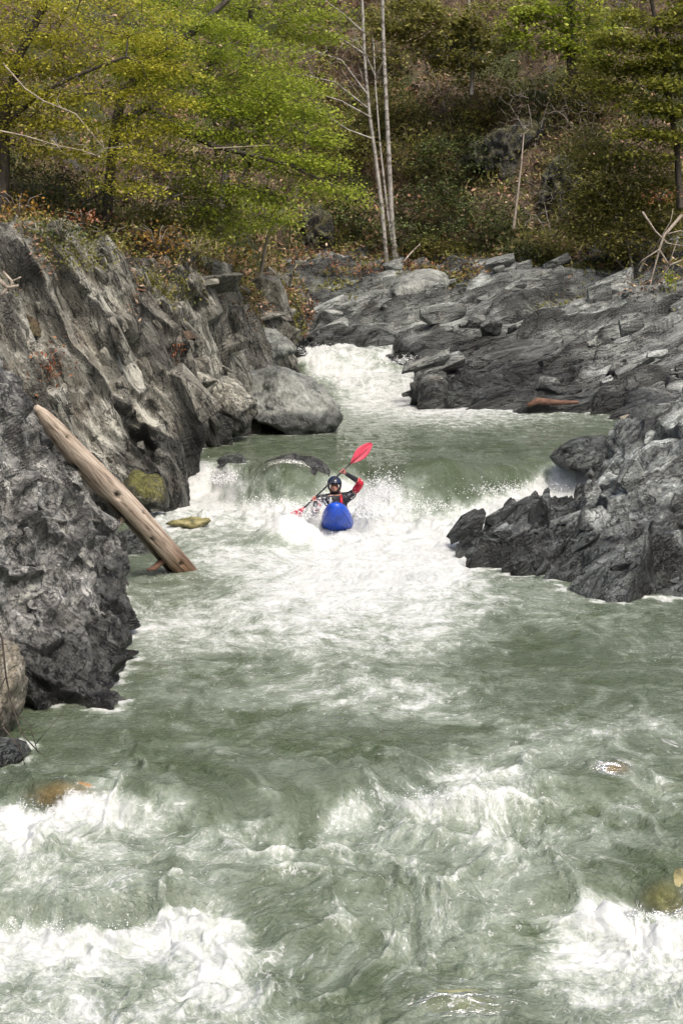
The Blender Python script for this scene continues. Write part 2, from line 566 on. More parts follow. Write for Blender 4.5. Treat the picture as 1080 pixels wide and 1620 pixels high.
def water_level(x, y):
    """large shape of the surface: pools, ledges and standing waves"""
    toe = np.interp(x, [-6, -2.6, -1.9, -1.05, -0.3, 0.2, 0.7, 1.2, 1.9, 2.5, 3.2, 4.2, 6], [31.8, 31.9, 30.8, 29.9, 30.4, 31.0, 30.4, 29.4, 29.1, 30.0, 30.9, 32.0, 32.4])
    wid = np.interp(x, [-6, -2.6, -1.9, -1.05, -0.3, 0.2, 0.7, 1.2, 1.9, 2.5, 3.2, 4.2, 6], [0.7, 0.6, 0.8, 1.1, 1.0, 1.0, 1.1, 1.6, 1.7, 1.5, 1.4, 1.2, 1.0])
    z = (POOL2 - 0.06) * sstep(0, 1, (y - toe + 0.05) / wid) + 0.06 * sstep(0, 1, (y - toe) / 3)
    # upper rapid
    z = z + 0.45 * sstep(43.5, 47.0, y) + (TOP - POOL2 - 0.45) * sstep(47.2, 49.0, y)
    # front ledges
    w1 = np.interp(x, [-4, -1.6, -0.9, 0.4, 3.5], [0.22, 0.35, 1.2, 1.6, 1.2])
    c1 = np.interp(x, [-4, -2.1, -1.2, 0.4, 3.5], [14.42, 14.36, 14.0, 14.6, 14.6])
    z = z - 0.24 * sstep(0, 1, (c1 - y) / w1 + 0.5)
    w2 = np.interp(x, [-4, -1.0, -0.4, 1.2, 1.7, 3.5], [0.25, 0.3, 1.4, 1.6, 0.4, 0.3])
    c2 = np.interp(x, [-4, -1.0, -0.4, 1.2, 1.8, 3.5], [12.52, 12.55, 12.3, 12.6, 12.92, 13.0])
    z = z - 0.28 * sstep(0, 1, (c2 - y) / w2 + 0.5)
    for bx, by, sx, sy, h in BUMPS:
        z = z + h * np.exp(-((x - bx) / sx) ** 2 - ((y - by) / sy) ** 2)
    return z

def _b(px, py, z, sx, sy, h):
    w = W(px, py, z)
    return (w.x, w.y, sx, sy, h)

BUMPS = [
    _b(455, 768, 0.4, 0.72, 0.62, 0.26),      # water humping over the rock in the falls
    _b(690, 770, 0.4, 0.85, 0.8, 0.28),
    _b(548, 765, 0.4, 0.3, 0.6, -0.2), _b(345, 748, 0.5, 0.3, 0.5, -0.15), _b(862, 745, 0.5, 0.45, 0.6, -0.2),        # green tongue right of the kayak
    _b(820, 775, 0.4, 0.7, 0.5, 0.14),
    _b(600, 800, 0.15, 0.6, 0.3, 0.22),       # pile of foam beside the kayak
    _b(440, 800, 0.15, 0.9, 0.3, 0.05),
    _b(458, 850, 0.1, 0.55, 0.34, 0.46),
    _b(494, 826, 0.1, 0.2, 0.24, 0.30),
    _b(576, 822, 0.1, 0.2, 0.24, 0.28),
    _b(492, 826, 0.1, 0.2, 0.3, 0.16),
    _b(582, 826, 0.1, 0.3, 0.3, 0.24),
    _b(345, 775, 0.2, 0.35, 0.3, 0.22),
    _b(530, 845, 0.1, 0.3, 0.3, -0.05),
    _b(680, 815, 0.1, 0.9, 0.3, 0.06),
    _b(400, 860, 0.05, 0.8, 0.5, 0.09),
    _b(90, 1245, 0.0, 0.55, 0.25, 0.12),      # over the orange boulder
    _b(230, 1262, -0.05, 0.35, 0.22, 0.05),
    _b(480, 1295, -0.1, 0.6, 0.35, -0.12),    # green trough
    _b(580, 1285, -0.1, 0.35, 0.3, -0.08),
    _b(640, 1300, -0.1, 0.32, 0.22, 0.12),    # standing wave
    _b(740, 1268, -0.1, 0.42, 0.2, 0.22),
    _b(860, 1250, -0.1, 0.5, 0.25, 0.13),
    _b(965, 1215, 0.0, 0.28, 0.2, 0.06),
    _b(1045, 1385, -0.2, 0.30, 0.22, 0.12),   # over the yellow boulder
    _b(720, 1590, -0.5, 0.6, 0.25, 0.12),     # hump at the bottom
    _b(800, 1345, -0.2, 0.3, 0.2, 0.08),
    _b(100, 1302, -0.25, 0.9, 0.14, 0.10),
    _b(120, 1492, -0.55, 0.35, 0.16, 0.17),
    _b(310, 1492, -0.55, 0.40, 0.15, 0.15),
    _b(980, 1472, -0.5, 0.4, 0.16, 0.17),
    _b(560, 1420, -0.35, 0.5, 0.3, 0.07),
    _b(450, 1530, -0.5, 0.35, 0.3, -0.06),
    _b(545, 566, 1.7, 0.9, 0.6, -0.12),
    _b(490, 575, 1.6, 0.4, 0.6, 0.18),
    _b(640, 575, 1.6, 0.4, 0.6, 0.12),
]

SHALLOW = [   # px, py, z, rx (m), ry (m): where a thin sheet of water runs over a boulder
    (455, 764, 0.45, 0.66, 0.45, 0.7), (96, 1257, 0.0, 0.46, 0.20, 0.88), (967, 1219, 0.0, 0.23, 0.16, 0.88),
    (1056, 1390, -0.2, 0.29, 0.19, 0.85), (725, 1600, -0.5, 0.50, 0.20, 0.6), (365, 725, 0.7, 0.22, 0.22, 0.9),
]

def collar(x, y):
    """where water laps against rock: foam gathers in a thin uneven line"""
    cell, x0, y0 = 0.05, -9.0, 10.0
    nx, ny = 360, 940
    ras = np.zeros((ny, nx), np.float32)
    for p in ROCK_SHORE:
        lv = water_level(p[:, 0], p[:, 1])
        m = np.abs(p[:, 2] - lv) < 0.07
        ix = ((p[m, 0] - x0) / cell).astype(int); iy = ((p[m, 1] - y0) / cell).astype(int)
        ok = (ix >= 0) & (ix < nx) & (iy >= 0) & (iy < ny)
        ras[iy[ok], ix[ok]] = 1
    for _ in range(4):
        e = np.pad(ras, 1)
        ras = np.maximum(ras * 0.9, (e[:-2, 1:-1] + e[2:, 1:-1] + e[1:-1, :-2] + e[1:-1, 2:]) / 3.0)
        ras = np.clip(ras, 0, 1)
    ix = np.clip(((x - x0) / cell).astype(int), 0, nx - 1); iy = np.clip(((y - y0) / cell).astype(int), 0, ny - 1)
    return ras[iy, ix]

def build_water():
    nr, nc = 790, 540
    inv = np.linspace(1 / 9.6, 1 / 56.0, nr)
    d = 1 / inv
    u = np.linspace(-150, 1230, nc)
    Y = np.repeat(d[:, None], nc, 1)
    X = (u[None, :] - 540) / F_PX * (Y * 1.02)
    x, y = X.ravel(), Y.ravel()
    z = water_level(x, y)
    v = np.stack([x, y, z], 1)
    px, py = project(v)
    # wander the foam edges so nothing follows the layout grid
    p2 = np.stack([x * 1.1, y * 0.7, np.zeros_like(x)], 1)
    wx = fbm(p2 * 1.6, 5, 5, 0.6) * 80; wy = fbm(p2 * 1.6 + 50, 5, 6, 0.6) * 34
    sc = np.clip((18.0 / y) ** 1.6, 0.2, 1.4)
    foam = foam_at(px + wx * sc, py + wy * sc)
    # chop
    q = np.stack([x, y * 0.8, z * 0], 1)
    warp = np.stack([fbm(q * 0.9, 3, 11), fbm(q * 0.9 + 31, 3, 12), z * 0], 1)
    qq = q + warp * 0.55
    swell = fbm(qq * np.array([0.8, 1.1, 1]), 3, 21)
    rip = ridged(qq * np.array([1.8, 2.6, 1]), 4, 31, 0.5)
    fine = fbm(qq * np.array([6.5, 9.0, 1]), 3, 41)
    bil = np.abs(fbm(np.stack([x * 2.3, y * 2.1, z * 2.5], 1) + warp * 0.8, 5, 51, 0.58)) * 2.0
    bil2 = np.abs(fbm(np.stack([x * 7.0, y * 6.0, z * 6], 1) + warp, 4, 61, 0.6)) * 2.0
    near = sstep(17.5, 14.2, y)
    rapid = np.exp(-((y - 29.3) / 1.5) ** 2)
    up = sstep(44, 46, y)
    amp = 0.045 + 0.07 * near + 0.03 * rapid + 0.05 * up
    calm = np.exp(-((y - 35) / 3.2) ** 2)
    amp = amp * (1 - 0.5 * calm)
    w = foam ** 1.6
    crest = ridged(qq * np.array([1.25, 1.7, 1]) + 7, 3, 81, 0.45)
    crest = np.clip(crest, -0.2, 1) ** 2 * np.sign(crest)
    foam = np.clip(foam + near * 0.22 * sstep(0.35, 0.75, crest) - near * 0.05, 0, 1)
    dz = amp * (0.55 * swell + 0.35 * rip) + near * 0.11 * crest + 0.018 * fine * (1 + near)
    dz = dz + w * (0.17 * (bil - 0.25) * (0.30 + 0.75 * rapid + 0.40 * near + 0.7 * up) + 0.016 * (bil2 - 0.3))
    sh = np.zeros_like(x)
    for spx, spy, sz, rx, ry, k in SHALLOW:
        c = W(spx, spy, sz)
        r = np.sqrt(((x - c.x) / rx) ** 2 + ((y - c.y) / ry) ** 2) + 0.25 * warp[:, 0]
        sh = np.maximum(sh, k * sstep(1.15, 0.25, r))
    dz = dz * (1 - 0.9 * np.clip(sh * 1.3, 0, 1))
    # churning pushes the crests around sideways too
    v[:, 2] += dz
    v[:, 0] += w * 0.07 * fbm(np.stack([x * 4, y * 4, z * 4], 1), 3, 71)
    v[:, 1] += w * 0.10 * fbm(np.stack([x * 4, y * 4, z * 4], 1) + 9, 3, 72) - 0.25 * np.clip(dz, 0, 1) * w
    foam = np.clip(foam + 0.55 * collar(x, y) * sstep(-0.3, 0.3, fbm(np.stack([x * 5, y * 5, z], 1), 3, 91)), 0, 1)
    o = mesh_obj('river_water', v, grid_faces(nr, nc)[:, ::-1], WATER)
    o['kind'] = 'structure'
    me = o.data
    a = me.attributes.new('foam', 'FLOAT', 'POINT'); a.data.foreach_set('value', foam.astype(np.float32))
    fl = np.stack([x + 0.4 * warp[:, 0], 0.72 * y + 0.4 * warp[:, 1], 0.8 * z], 1)
    fa = me.attributes.new('flow', 'FLOAT_VECTOR', 'POINT'); fa.data.foreach_set('vector', fl.astype(np.float32).ravel())
    b = me.attributes.new('shallow', 'FLOAT', 'POINT'); b.data.foreach_set('value', sh.astype(np.float32))
    o['label'] = 'grey green river water with white foam running over ledges'
    return o

def water_material():
    g = N('river_water')
    p = g.pos()
    foam = g.attr('foam'); shallow = g.attr('shallow')
    fa = g.n('Attribute'); fa.attribute_name = 'flow'; flow = fa.outputs['Vector']
    n1 = g.noise(flow, 3.4, 6, 0.64, 0.25)
    n2 = g.noise(flow, 14.0, 4, 0.72, 0.35)
    # lacy webs of bubbles
    wv = g.n('TexNoise'); wv.inputs['Scale'].default_value = 2.2; wv.inputs['Detail'].default_value = 4
    g.l(p, wv.inputs['Vector'])
    wp = g.n('VectorMath', operation='MULTIPLY_ADD')
    g.l(wv.outputs['Color'], wp.inputs[0]); wp.inputs[1].default_value = (0.5, 0.7, 0.3); g.l(p, wp.inputs[2])
    lace = g.voro(wp.outputs[0], 4.5, 'DISTANCE_TO_EDGE').outputs['Distance']
    lace2 = g.voro(wp.outputs[0], 13.0, 'DISTANCE_TO_EDGE').outputs['Distance']
    lc = g.math('MAXIMUM', g.maprange(lace, 0.0, 0.16, 1, 0), g.math('MULTIPLY', g.maprange(lace2, 0.0, 0.2, 1, 0), 0.7))
    n = g.math('ADD', g.math('MULTIPLY', n1, 0.62), g.math('ADD', g.math('MULTIPLY', n2, 0.34), g.math('MULTIPLY', g.math('SUBTRACT', lc, 0.4), 0.085)))
    s = g.math('ADD', n, g.math('MULTIPLY', foam, 0.62))
    alpha = g.maprange(s, 0.74, 1.04)
    # torn flecks and threads of foam
    n4 = g.noise(flow, 30.0, 3, 0.6, 0.5)
    fl = g.maprange(g.math('ADD', g.math('ADD', g.math('MULTIPLY', n4, 0.55), g.math('MULTIPLY', n1, 0.45)), g.math('MULTIPLY', foam, 0.30)), 0.68, 0.76)
    th = g.maprange(g.math('ABSOLUTE', g.math('SUBTRACT', g.noise(flow, 4.2, 4, 0.6, 0.6), 0.5)), 0.0, 0.020, 1, 0)
    th = g.math('MULTIPLY', th, g.maprange(g.math('ADD', n2, g.math('MULTIPLY', foam, 0.5)), 0.62, 0.85))
    alpha = g.math('MAXIMUM', alpha, g.math('MULTIPLY', g.math('MAXIMUM', fl, th), 0.8))
    # milky, bubble-filled water under and around the foam
    aer = g.maprange(g.math('ADD', g.math('MULTIPLY', foam, 1.0), g.math('MULTIPLY', g.math('SUBTRACT', n1, 0.5), 1.25)), 0.02, 0.68)
    green = g.ramp(g.noise(g.mapping(p, (0, 0, 0), (0.7, 1.3, 1)), 0.8, 4, 0.65, 0.5), [(0.35, (0.052, 0.072, 0.036)), (0.65, (0.100, 0.122, 0.088))])
    body = g.mix(aer, green, (0.255, 0.295, 0.24))
    rp = g.noise(g.mapping(p, (0, 0, 0.1), (1, 1.5, 1)), 3.2, 3, 0.5, 0.8)
    rp2 = g.noise(g.mapping(p, (0, 0, -0.2), (1, 1.6, 1)), 20.0, 3, 0.6, 0.3)
    nrm = g.bump(rp2, 1.0, 0.035, g.bump(rp, 0.5, 0.10))
    g.l(body, g.b.inputs['Base Color'])
    g.b.inputs['Roughness'].default_value = 0.05
    g.b.inputs['IOR'].default_value = 1.333
    g.l(nrm, g.b.inputs['Normal'])
    # thin clear sheet over boulders: tinted transparency with a glossy skin
    tr = g.n('BsdfTransparent'); tr.inputs['Color'].default_value = (0.80, 0.84, 0.70, 1)
    gl = g.n('BsdfGlossy'); gl.inputs['Color'].default_value = (0.9, 0.88, 0.84, 1); gl.inputs['Roughness'].default_value = 0.08; g.l(nrm, gl.inputs['Normal'])
    fr = g.n('Fresnel'); fr.inputs['IOR'].default_value = 1.2
    thin = g.n('MixShader'); g.l(fr.outputs[0], thin.inputs[0]); g.l(tr.outputs[0], thin.inputs[1]); g.l(gl.outputs[0], thin.inputs[2])
    wat = g.n('MixShader'); g.l(shallow, wat.inputs[0]); g.l(g.b.outputs[0], wat.inputs[1]); g.l(thin.outputs[0], wat.inputs[2])
    fo = g.n('BsdfPrincipled')
    fcol = g.ramp(g.math('ADD', g.math('MULTIPLY', n2, 0.6), g.math('MULTIPLY', n1, 0.4)), [(0.34, (0.32, 0.34, 0.32)), (0.50, (0.46, 0.475, 0.46)), (0.66, (0.57, 0.58, 0.57))])
    g.l(fcol, fo.inputs['Base Color'])
    fo.inputs['Roughness'].default_value = 0.75
    fo.inputs['Specular IOR Level'].default_value = 0.3
    fb = g.math('ADD', g.math('MULTIPLY', n2, 1.0), g.math('MULTIPLY', g.noise(p, 34, 2, 0.7), 0.4))
    g.l(g.bump(fb, 0.25, 0.05), fo.inputs['Normal'])
    mx = g.n('MixShader'); g.l(alpha, mx.inputs[0]); g.l(wat.outputs[0], mx.inputs[1]); g.l(fo.outputs[0], mx.inputs[2])
    g.l(mx.outputs[0], g.out.inputs['Surface'])
    return g.m
WATER = water_material()

# river bed under the water and the boulders
bed_y = np.linspace(-30, 62, 60); bed_x = np.linspace(-30, 30, 60)
bx, by = np.meshgrid(bed_x, bed_y)
bz = np.interp(by, [-30, 12, 27, 31, 44, 50, 62], [-2.6, -1.9, -1.3, -0.6, -0.4, 0.4, 0.6]) + 0.25 * fbm(np.stack([bx.ravel(), by.ravel(), bx.ravel() * 0], 1) * 0.8, 3, 3).reshape(bx.shape)
bed = mesh_obj('riverbed', np.stack([bx, by, bz], 2).reshape(-1, 3), grid_faces(60, 60), BED_GREEN)
bed['kind'] = 'structure'
# ------------------------------------------------------------------ rock
def rough_rock(g, frame_m, s_big, a_big, s_mid, a_mid, s_small, a_small, seed, stretch=(0.4, 1, 1), crack=0.06, soft=0.10):
    """displace a grid (nr,nc,3) into broken, bedded rock; also tells the tone of every block and where the joints run"""
    shp = g.shape
    n = grid_normals(g)
    p = g.reshape(-1, 3)
    nn = n.reshape(-1, 3)
    w = p + np.stack([fbm(p * 0.8, 3, seed + 1), fbm(p * 0.8 + 40, 3, seed + 2), fbm(p * 0.8 + 80, 3, seed + 3)], 1) * soft
    q = (w @ frame_m.T) * np.array(stretch)
    v1, b1 = facets(q * s_big, seed + 10, 1.5, 40.0); t1 = FACET_TONE[0]
    v2, b2 = facets(q * s_mid, seed + 20, 1.7, 34.0); t2 = FACET_TONE[0]
    v3, b3 = facets(q * s_small * np.array([1.3, 1, 1]), seed + 30, 1.8, 24.0); t3 = FACET_TONE[0]
    big = fbm(p * 0.35, 4, seed + 5)
    disp = a_big * (0.85 * v1 + 0.5 * big) + a_mid * v2 + a_small * (v3 + 0.5 * fbm(q * s_small * 2.2, 3, seed + 7))
    c1 = sstep(0.10, 0.0, b1); c2 = sstep(0.10, 0.0, b2)
    jag = sstep(-0.25, 0.35, fbm(p * 1.7, 3, seed + 8))
    disp = disp - crack * c1 - crack * 0.4 * c2 * jag
    dg = disp.reshape(shp[:2])
    for _ in range(1):                       # worn edges, no saw teeth where a joint crosses the mesh
        e = np.pad(dg, 1, mode='edge')
        dg = (e[:-2, 1:-1] + e[2:, 1:-1] + e[1:-1, :-2] + e[1:-1, 2:] + 2 * e[1:-1, 1:-1] + 0.5 * (e[:-2, :-2] + e[2:, 2:] + e[:-2, 2:] + e[2:, :-2])) / 8.0
    disp = dg.reshape(-1)
    tone = 0.35 * t1 + 0.45 * t2 + 0.45 * t3
    ck = np.clip(c1 * 0.9 + c2 * 0.75 * jag, 0, 1)
    return (p + nn * disp[:, None]).reshape(shp), tone, ck

def hull_block(seed, sx, sy, sz, n=14):
    """angular block of fractured rock: convex hull of jittered points, a few dozen triangles"""
    rng = random.Random(seed)
    bm = bmesh.new()
    for i in range(n):
        u = Vector((rng.uniform(-1, 1), rng.uniform(-1, 1), rng.uniform(-1, 1)))
        m = max(abs(u.x), abs(u.y), abs(u.z))
        u = u / m * rng.uniform(0.82, 1.0)
        bm.verts.new((u.x * sx, u.y * sy, u.z * sz))
    bmesh.ops.convex_hull(bm, input=bm.verts[:])
    loose = [v for v in bm.verts if not v.link_faces]
    bmesh.ops.delete(bm, geom=loose, context='VERTS')
    bmesh.ops.bevel(bm, geom=bm.edges[:], offset=0.05 * min(sx, sy, sz), segments=1, affect='EDGES')
    me = bpy.data.meshes.new('rock_block')
    bm.to_mesh(me)
    bm.free()
    return me

BLOCKS = [hull_block(100 + i, *s) for i, s in enumerate([(1, .55, .32), (.9, .7, .4), (1, .45, .4), (.8, .6, .55), (1, .6, .25), (.9, .5, .3), (.7, .65, .5), (1, .4, .3)])]

def add_blocks(parent, g, count, frame_m, size, mat, seed, region, sink=0.35, tilt=0.25):
    """ledges and loose blocks proud of a rock face, lying along its bedding. region = (px0,px1,py0,py1)"""
    rng = random.Random(seed)
    n = grid_normals(g)
    nr, nc = g.shape[:2]
    px, py = project(g.reshape(-1, 3))
    ok = np.where((px > region[0]) & (px < region[1]) & (py > region[2]) & (py < region[3]))[0]
    view = (g.reshape(-1, 3) - np.array([0, 0, CAM_Z]))
    facing = (view * n.reshape(-1, 3)).sum(1)
    sgn = 1.0
    ok = ok[facing[ok] * sgn < 0] if (facing[ok] < 0).sum() > (facing[ok] > 0).sum() else ok
    meshes = {}
    for i in range(count):
        k = ok[rng.randrange(len(ok))]
        p = Vector(g.reshape(-1, 3)[k]); nv = Vector(n.reshape(-1, 3)[k])
        if nv.dot(Vector(view[k])) > 0:
            nv = -nv
        s = size[0] * (size[1] / size[0]) ** (rng.random() ** 1.8)
        bi = rng.randrange(len(BLOCKS))
        key = bi
        if key not in meshes:
            me = BLOCKS[bi].copy(); me.materials.clear(); me.materials.append(mat); meshes[key] = me
        o = bpy.data.objects.new('rock_block', meshes[key])
        a = Vector(frame_m[0]) + Vector((rng.uniform(-1, 1), rng.uniform(-1, 1), rng.uniform(-1, 1))) * tilt
        a = a.normalized()
        c = Vector(frame_m[2]) + Vector((rng.uniform(-1, 1), rng.uniform(-1, 1), rng.uniform(-1, 1))) * tilt
        b = c.cross(a).normalized(); c = a.cross(b)
        m = Matrix((a, b, c)).transposed().to_4x4()
        m.translation = p - nv * s * sink * rng.uniform(0.6, 1.4)
        o.matrix_world = m @ Matrix.Diagonal((s * rng.uniform(0.8, 1.3), s, s * rng.uniform(0.8, 1.2), 1))
        link(o)
        o.parent = parent

def boulder(name, c, size, mat, seed, rot=0.0, planes=11, res=48, rough=0.05, soft=10.0, tilt=(0, 0), parent=None):
    """rounded or angular boulder: soft intersection of random half spaces, then broken up"""
    rng = np.random.RandomState(seed)
    nrm = rng.normal(size=(planes, 3)); nrm /= np.linalg.norm(nrm, axis=1, keepdims=True)
    off = rng.uniform(0.55, 0.95, planes)
    lat = np.linspace(0, np.pi, res // 2 + 1); lon = np.linspace(0, 2 * np.pi, res, endpoint=False)
    la, lo = np.meshgrid(lat, lon, indexing='ij')
    dirs = np.stack([np.sin(la) * np.cos(lo), np.sin(la) * np.sin(lo), np.cos(la)], 2).reshape(-1, 3)
    dn = np.maximum(dirs @ nrm.T, 1e-3) / off
    r = 1.0 / (np.sum(dn ** soft, 1) + 1.0 ** soft) ** (1 / soft)
    v = dirs * r[:, None]
    v = v * np.array(size)
    f1, b1 = facets(v / max(size) * 3.2 + seed, seed, 1.2)
    f2, b2 = facets(v / max(size) * 8.0 + seed, seed + 5, 1.2)
    v = v * (1 + rough * f1 + rough * 0.4 * f2 + rough * 0.7 * fbm(v / max(size) * 6, 4, seed))[:, None]
    tone = 0.6 * FACET_TONE[0]; ck = sstep(0.06, 0.0, b1) * 0.5
    rm = (Matrix.Rotation(rot, 3, 'Z') @ Matrix.Rotation(tilt[0], 3, 'X') @ Matrix.Rotation(tilt[1], 3, 'Y'))
    v = v @ np.array(rm).T + np.array(c)
    nr, nc = res // 2 + 1, res
    f = []
    for i in range(nr - 1):
        for j in range(nc):
            j2 = (j + 1) % nc
            f.append((i * nc + j, (i + 1) * nc + j, (i + 1) * nc + j2, i * nc + j2))
    o = mesh_obj(name, v, np.array(f), mat, parent)
    for nm, arr in (('tone', tone), ('crack', ck)):
        at = o.data.attributes.new(nm, 'FLOAT', 'POINT'); at.data.foreach_set('value', arr.astype(np.float32))
    return o

def surf(g, px, py, out=0.0):
    """front-most point of a rock grid at a photograph pixel, moved `out` metres towards the camera"""
    q = g.reshape(-1, 3)
    x, y = project(q)
    m = np.where((np.abs(x - px) < 7) & (np.abs(y - py) < 7))[0]
    p = q[m[np.argmin(q[m, 1])]] if len(m) else q[int(np.argmin((x - px) ** 2 + (y - py) ** 2))]
    v = Vector(p)
    return v + (Vector((0, 0, CAM_Z)) - v).normalized() * out

ROCK_SHORE = []

def rock_mass(name, ctrl, nr, nc, mat, fm, seed, label, cat, flip=False, **kw):
    g = net(ctrl, nr, nc)
    if flip:
        g = g[:, ::-1]
    g, tone, ck = rough_rock(g, fm, seed=seed, **kw)
    o = mesh_obj(name, g.reshape(-1, 3), grid_faces(nr, nc)[:, ::-1], mat, smooth=False)
    for nm, arr in (('tone', tone), ('crack', ck)):
        at = o.data.attributes.new(nm, 'FLOAT', 'POINT'); at.data.foreach_set('value', arr.astype(np.float32))
    tag(o, label, cat)
    ROCK_SHORE.append(g.reshape(-1, 3))
    return o, g

def under(row, dz=1.5):
    return [Vector((p.x, p.y, p.z - dz)) for p in row]

# --- the left cliff
wl = [P(-150, 860, 26.0), W(0, 850, 0.05), W(110, 830, 0.1), W(200, 808, 0.15), W(300, 786, 0.2), W(326, 712, 0.7), W(400, 684, 0.7), W(440, 645, 0.8), W(458, 590, 1.3), W(445, 560, 1.8)]
cl = [
    [P(-150, 379, 33), P(0, 396, 34.5), P(110, 406, 35.5), P(195, 426, 36.5), P(285, 436, 38.5), P(330, 449, 41.5), P(390, 464, 44.5), P(430, 476, 47.5), P(445, 484, 51), P(430, 484, 54)],
    [P(-150, 377, 28), P(0, 390, 30.2), P(110, 398, 31.8), P(200, 420, 33), P(285, 432, 35.5), P(335, 445, 38), P(395, 464, 41.5), P(440, 478, 44.5), P(454, 490, 48), P(430, 492, 51)],
    [P(-150, 464, 27.2), P(0, 464, 29.2), P(110, 459, 30.8), P(200, 464, 32), P(282, 472, 33.8), P(335, 494, 36.8), P(400, 504, 40.5), P(444, 509, 43.8), P(456, 514, 47.5), P(430, 514, 51)],
    [P(-150, 560, 26.6), P(0, 560, 28.6), P(110, 560, 30.2), P(200, 562, 31.4), P(285, 566, 32.8), P(340, 572, 36), P(400, 572, 39.5), P(444, 552, 43.4), P(456, 535, 47), P(430, 535, 50)],
    [P(-150, 690, 26.2), P(0, 690, 28.2), P(110, 695, 29.7), P(200, 695, 30.6), P(290, 690, 31.2), P(330, 655, 34.6), P(390, 645, 38.0), P(434, 615, 42.0), P(456, 562, 46.5), P(440, 550, 50)],
    wl, under(wl)]
cliff, g_cliff = rock_mass('rock_cliff', cl, 380, 420, ROCK_CLIFF, F_CLIFF, 11, 'tall brownish grey cliff with steep bedding lines on the left bank', 'cliff',
                           s_big=0.9, a_big=0.32, s_mid=2.3, a_mid=0.12, s_small=7.0, a_small=0.035, stretch=(0.2, 0.6, 1), crack=0.22)
add_blocks(cliff, g_cliff, 170, F_CLIFF, (0.12, 0.42), ROCK_CLIFF, 5, (0, 330, 360, 780), 0.3, 0.3)
add_blocks(cliff, g_cliff, 110, F_CLIFF, (0.2, 0.8), ROCK_CLIFF, 6, (250, 465, 395, 680), 0.2, 0.7)
add_blocks(cliff, g_cliff, 26, frame((0.9, 0.3, 0.1)), (0.55, 1.05), ROCK_CLIFF, 66, (270, 455, 430, 650), 0.15, 0.35)

# --- the slabs on the far right bank and behind the upper rapid
wl = [W(440, 556, TOP), W(520, 548, TOP), W(632, 550, TOP), W(676, 604, 1.35), W(716, 640, 0.8), W(850, 652, POOL2), W(940, 655, POOL2), W(1040, 672, POOL2), W(1200, 700, POOL2)]
sl = [
    [P(440, 395, 62), P(520, 395, 62), P(600, 398, 62), P(680, 405, 61), P(760, 405, 60), P(850, 400, 58.5), P(940, 400, 57), P(1040, 395, 55), P(1200, 390, 52)],
    [P(440, 435, 56.5), P(520, 432, 57), P(600, 424, 57), P(680, 438, 56), P(760, 438, 55), P(850, 440, 53.5), P(940, 455, 52), P(1040, 462, 50), P(1200, 470, 47.5)],
    [P(440, 485, 54), P(520, 482, 54.5), P(600, 480, 54), P(680, 490, 52.5), P(760, 500, 51), P(850, 508, 49.5), P(940, 515, 48), P(1040, 525, 46.2), P(1200, 540, 43.5)],
    [P(440, 525, 52), P(520, 525, 52.3), P(600, 528, 51.8), P(680, 540, 49), P(760, 562, 47.4), P(850, 578, 45.8), P(940, 590, 44.4), P(1040, 605, 42.6), P(1200, 625, 40)],
    wl, under(wl)]
slab, g_slab = rock_mass('rock_slab', sl, 260, 480, ROCK_SLAB, F_SLAB, 41, 'dark grey tilted rock slabs along the far right bank', 'rock slab',
                         s_big=0.75, a_big=0.45, s_mid=1.7, a_mid=0.19, s_small=5.5, a_small=0.055, stretch=(0.22, 0.6, 1), crack=0.26)
add_blocks(slab, g_slab, 280, F_SLAB, (0.2, 0.7), ROCK_SLAB, 8, (470, 1100, 425, 645), 0.5, 0.18)

# --- outcrop on the near right
wl = [W(716, 884, 0.03), W(790, 908, 0.0), W(860, 920, 0.0), W(950, 936, 0.0), W(1080, 948, 0.0), W(1260, 965, 0.0)]
bk = [P(745, 866, 28.2), P(850, 846, 29.7), P(925, 832, 30.6), P(1000, 765, 32.6), P(1080, 715, 34), P(1260, 700, 33.5)]
rn = [
    under(bk, 1.5), bk,
    [P(752, 860, 27.6), P(838, 829, 28.5), P(908, 810, 29.3), P(975, 752, 30.2), P(1045, 672, 31), P(1260, 590, 29.5)],
    [P(740, 848, 26.9), P(815, 838, 26.9), P(885, 824, 27.1), P(965, 790, 27.3), P(1080, 730, 27.0), P(1260, 700, 26.0)],
    [P(728, 866, 26.4), P(797, 862, 25.7), P(870, 862, 25.3), P(955, 860, 24.9), P(1080, 865, 24.3), P(1260, 870, 23.6)],
    wl, under(wl)]
rnear, g_rnear = rock_mass('rock_outcrop', rn, 240, 280, ROCK_DARK, F_DARK, 71, 'craggy dark wet outcrop jutting into the river on the near right', 'rock outcrop',
                           s_big=1.1, a_big=0.28, s_mid=2.6, a_mid=0.13, s_small=7.5, a_small=0.04, stretch=(0.4, 0.8, 1), crack=0.18)
add_blocks(rnear, g_rnear, 230, F_DARK, (0.10, 0.36), ROCK_DARK, 9, (740, 1100, 660, 930), 0.5, 0.4)

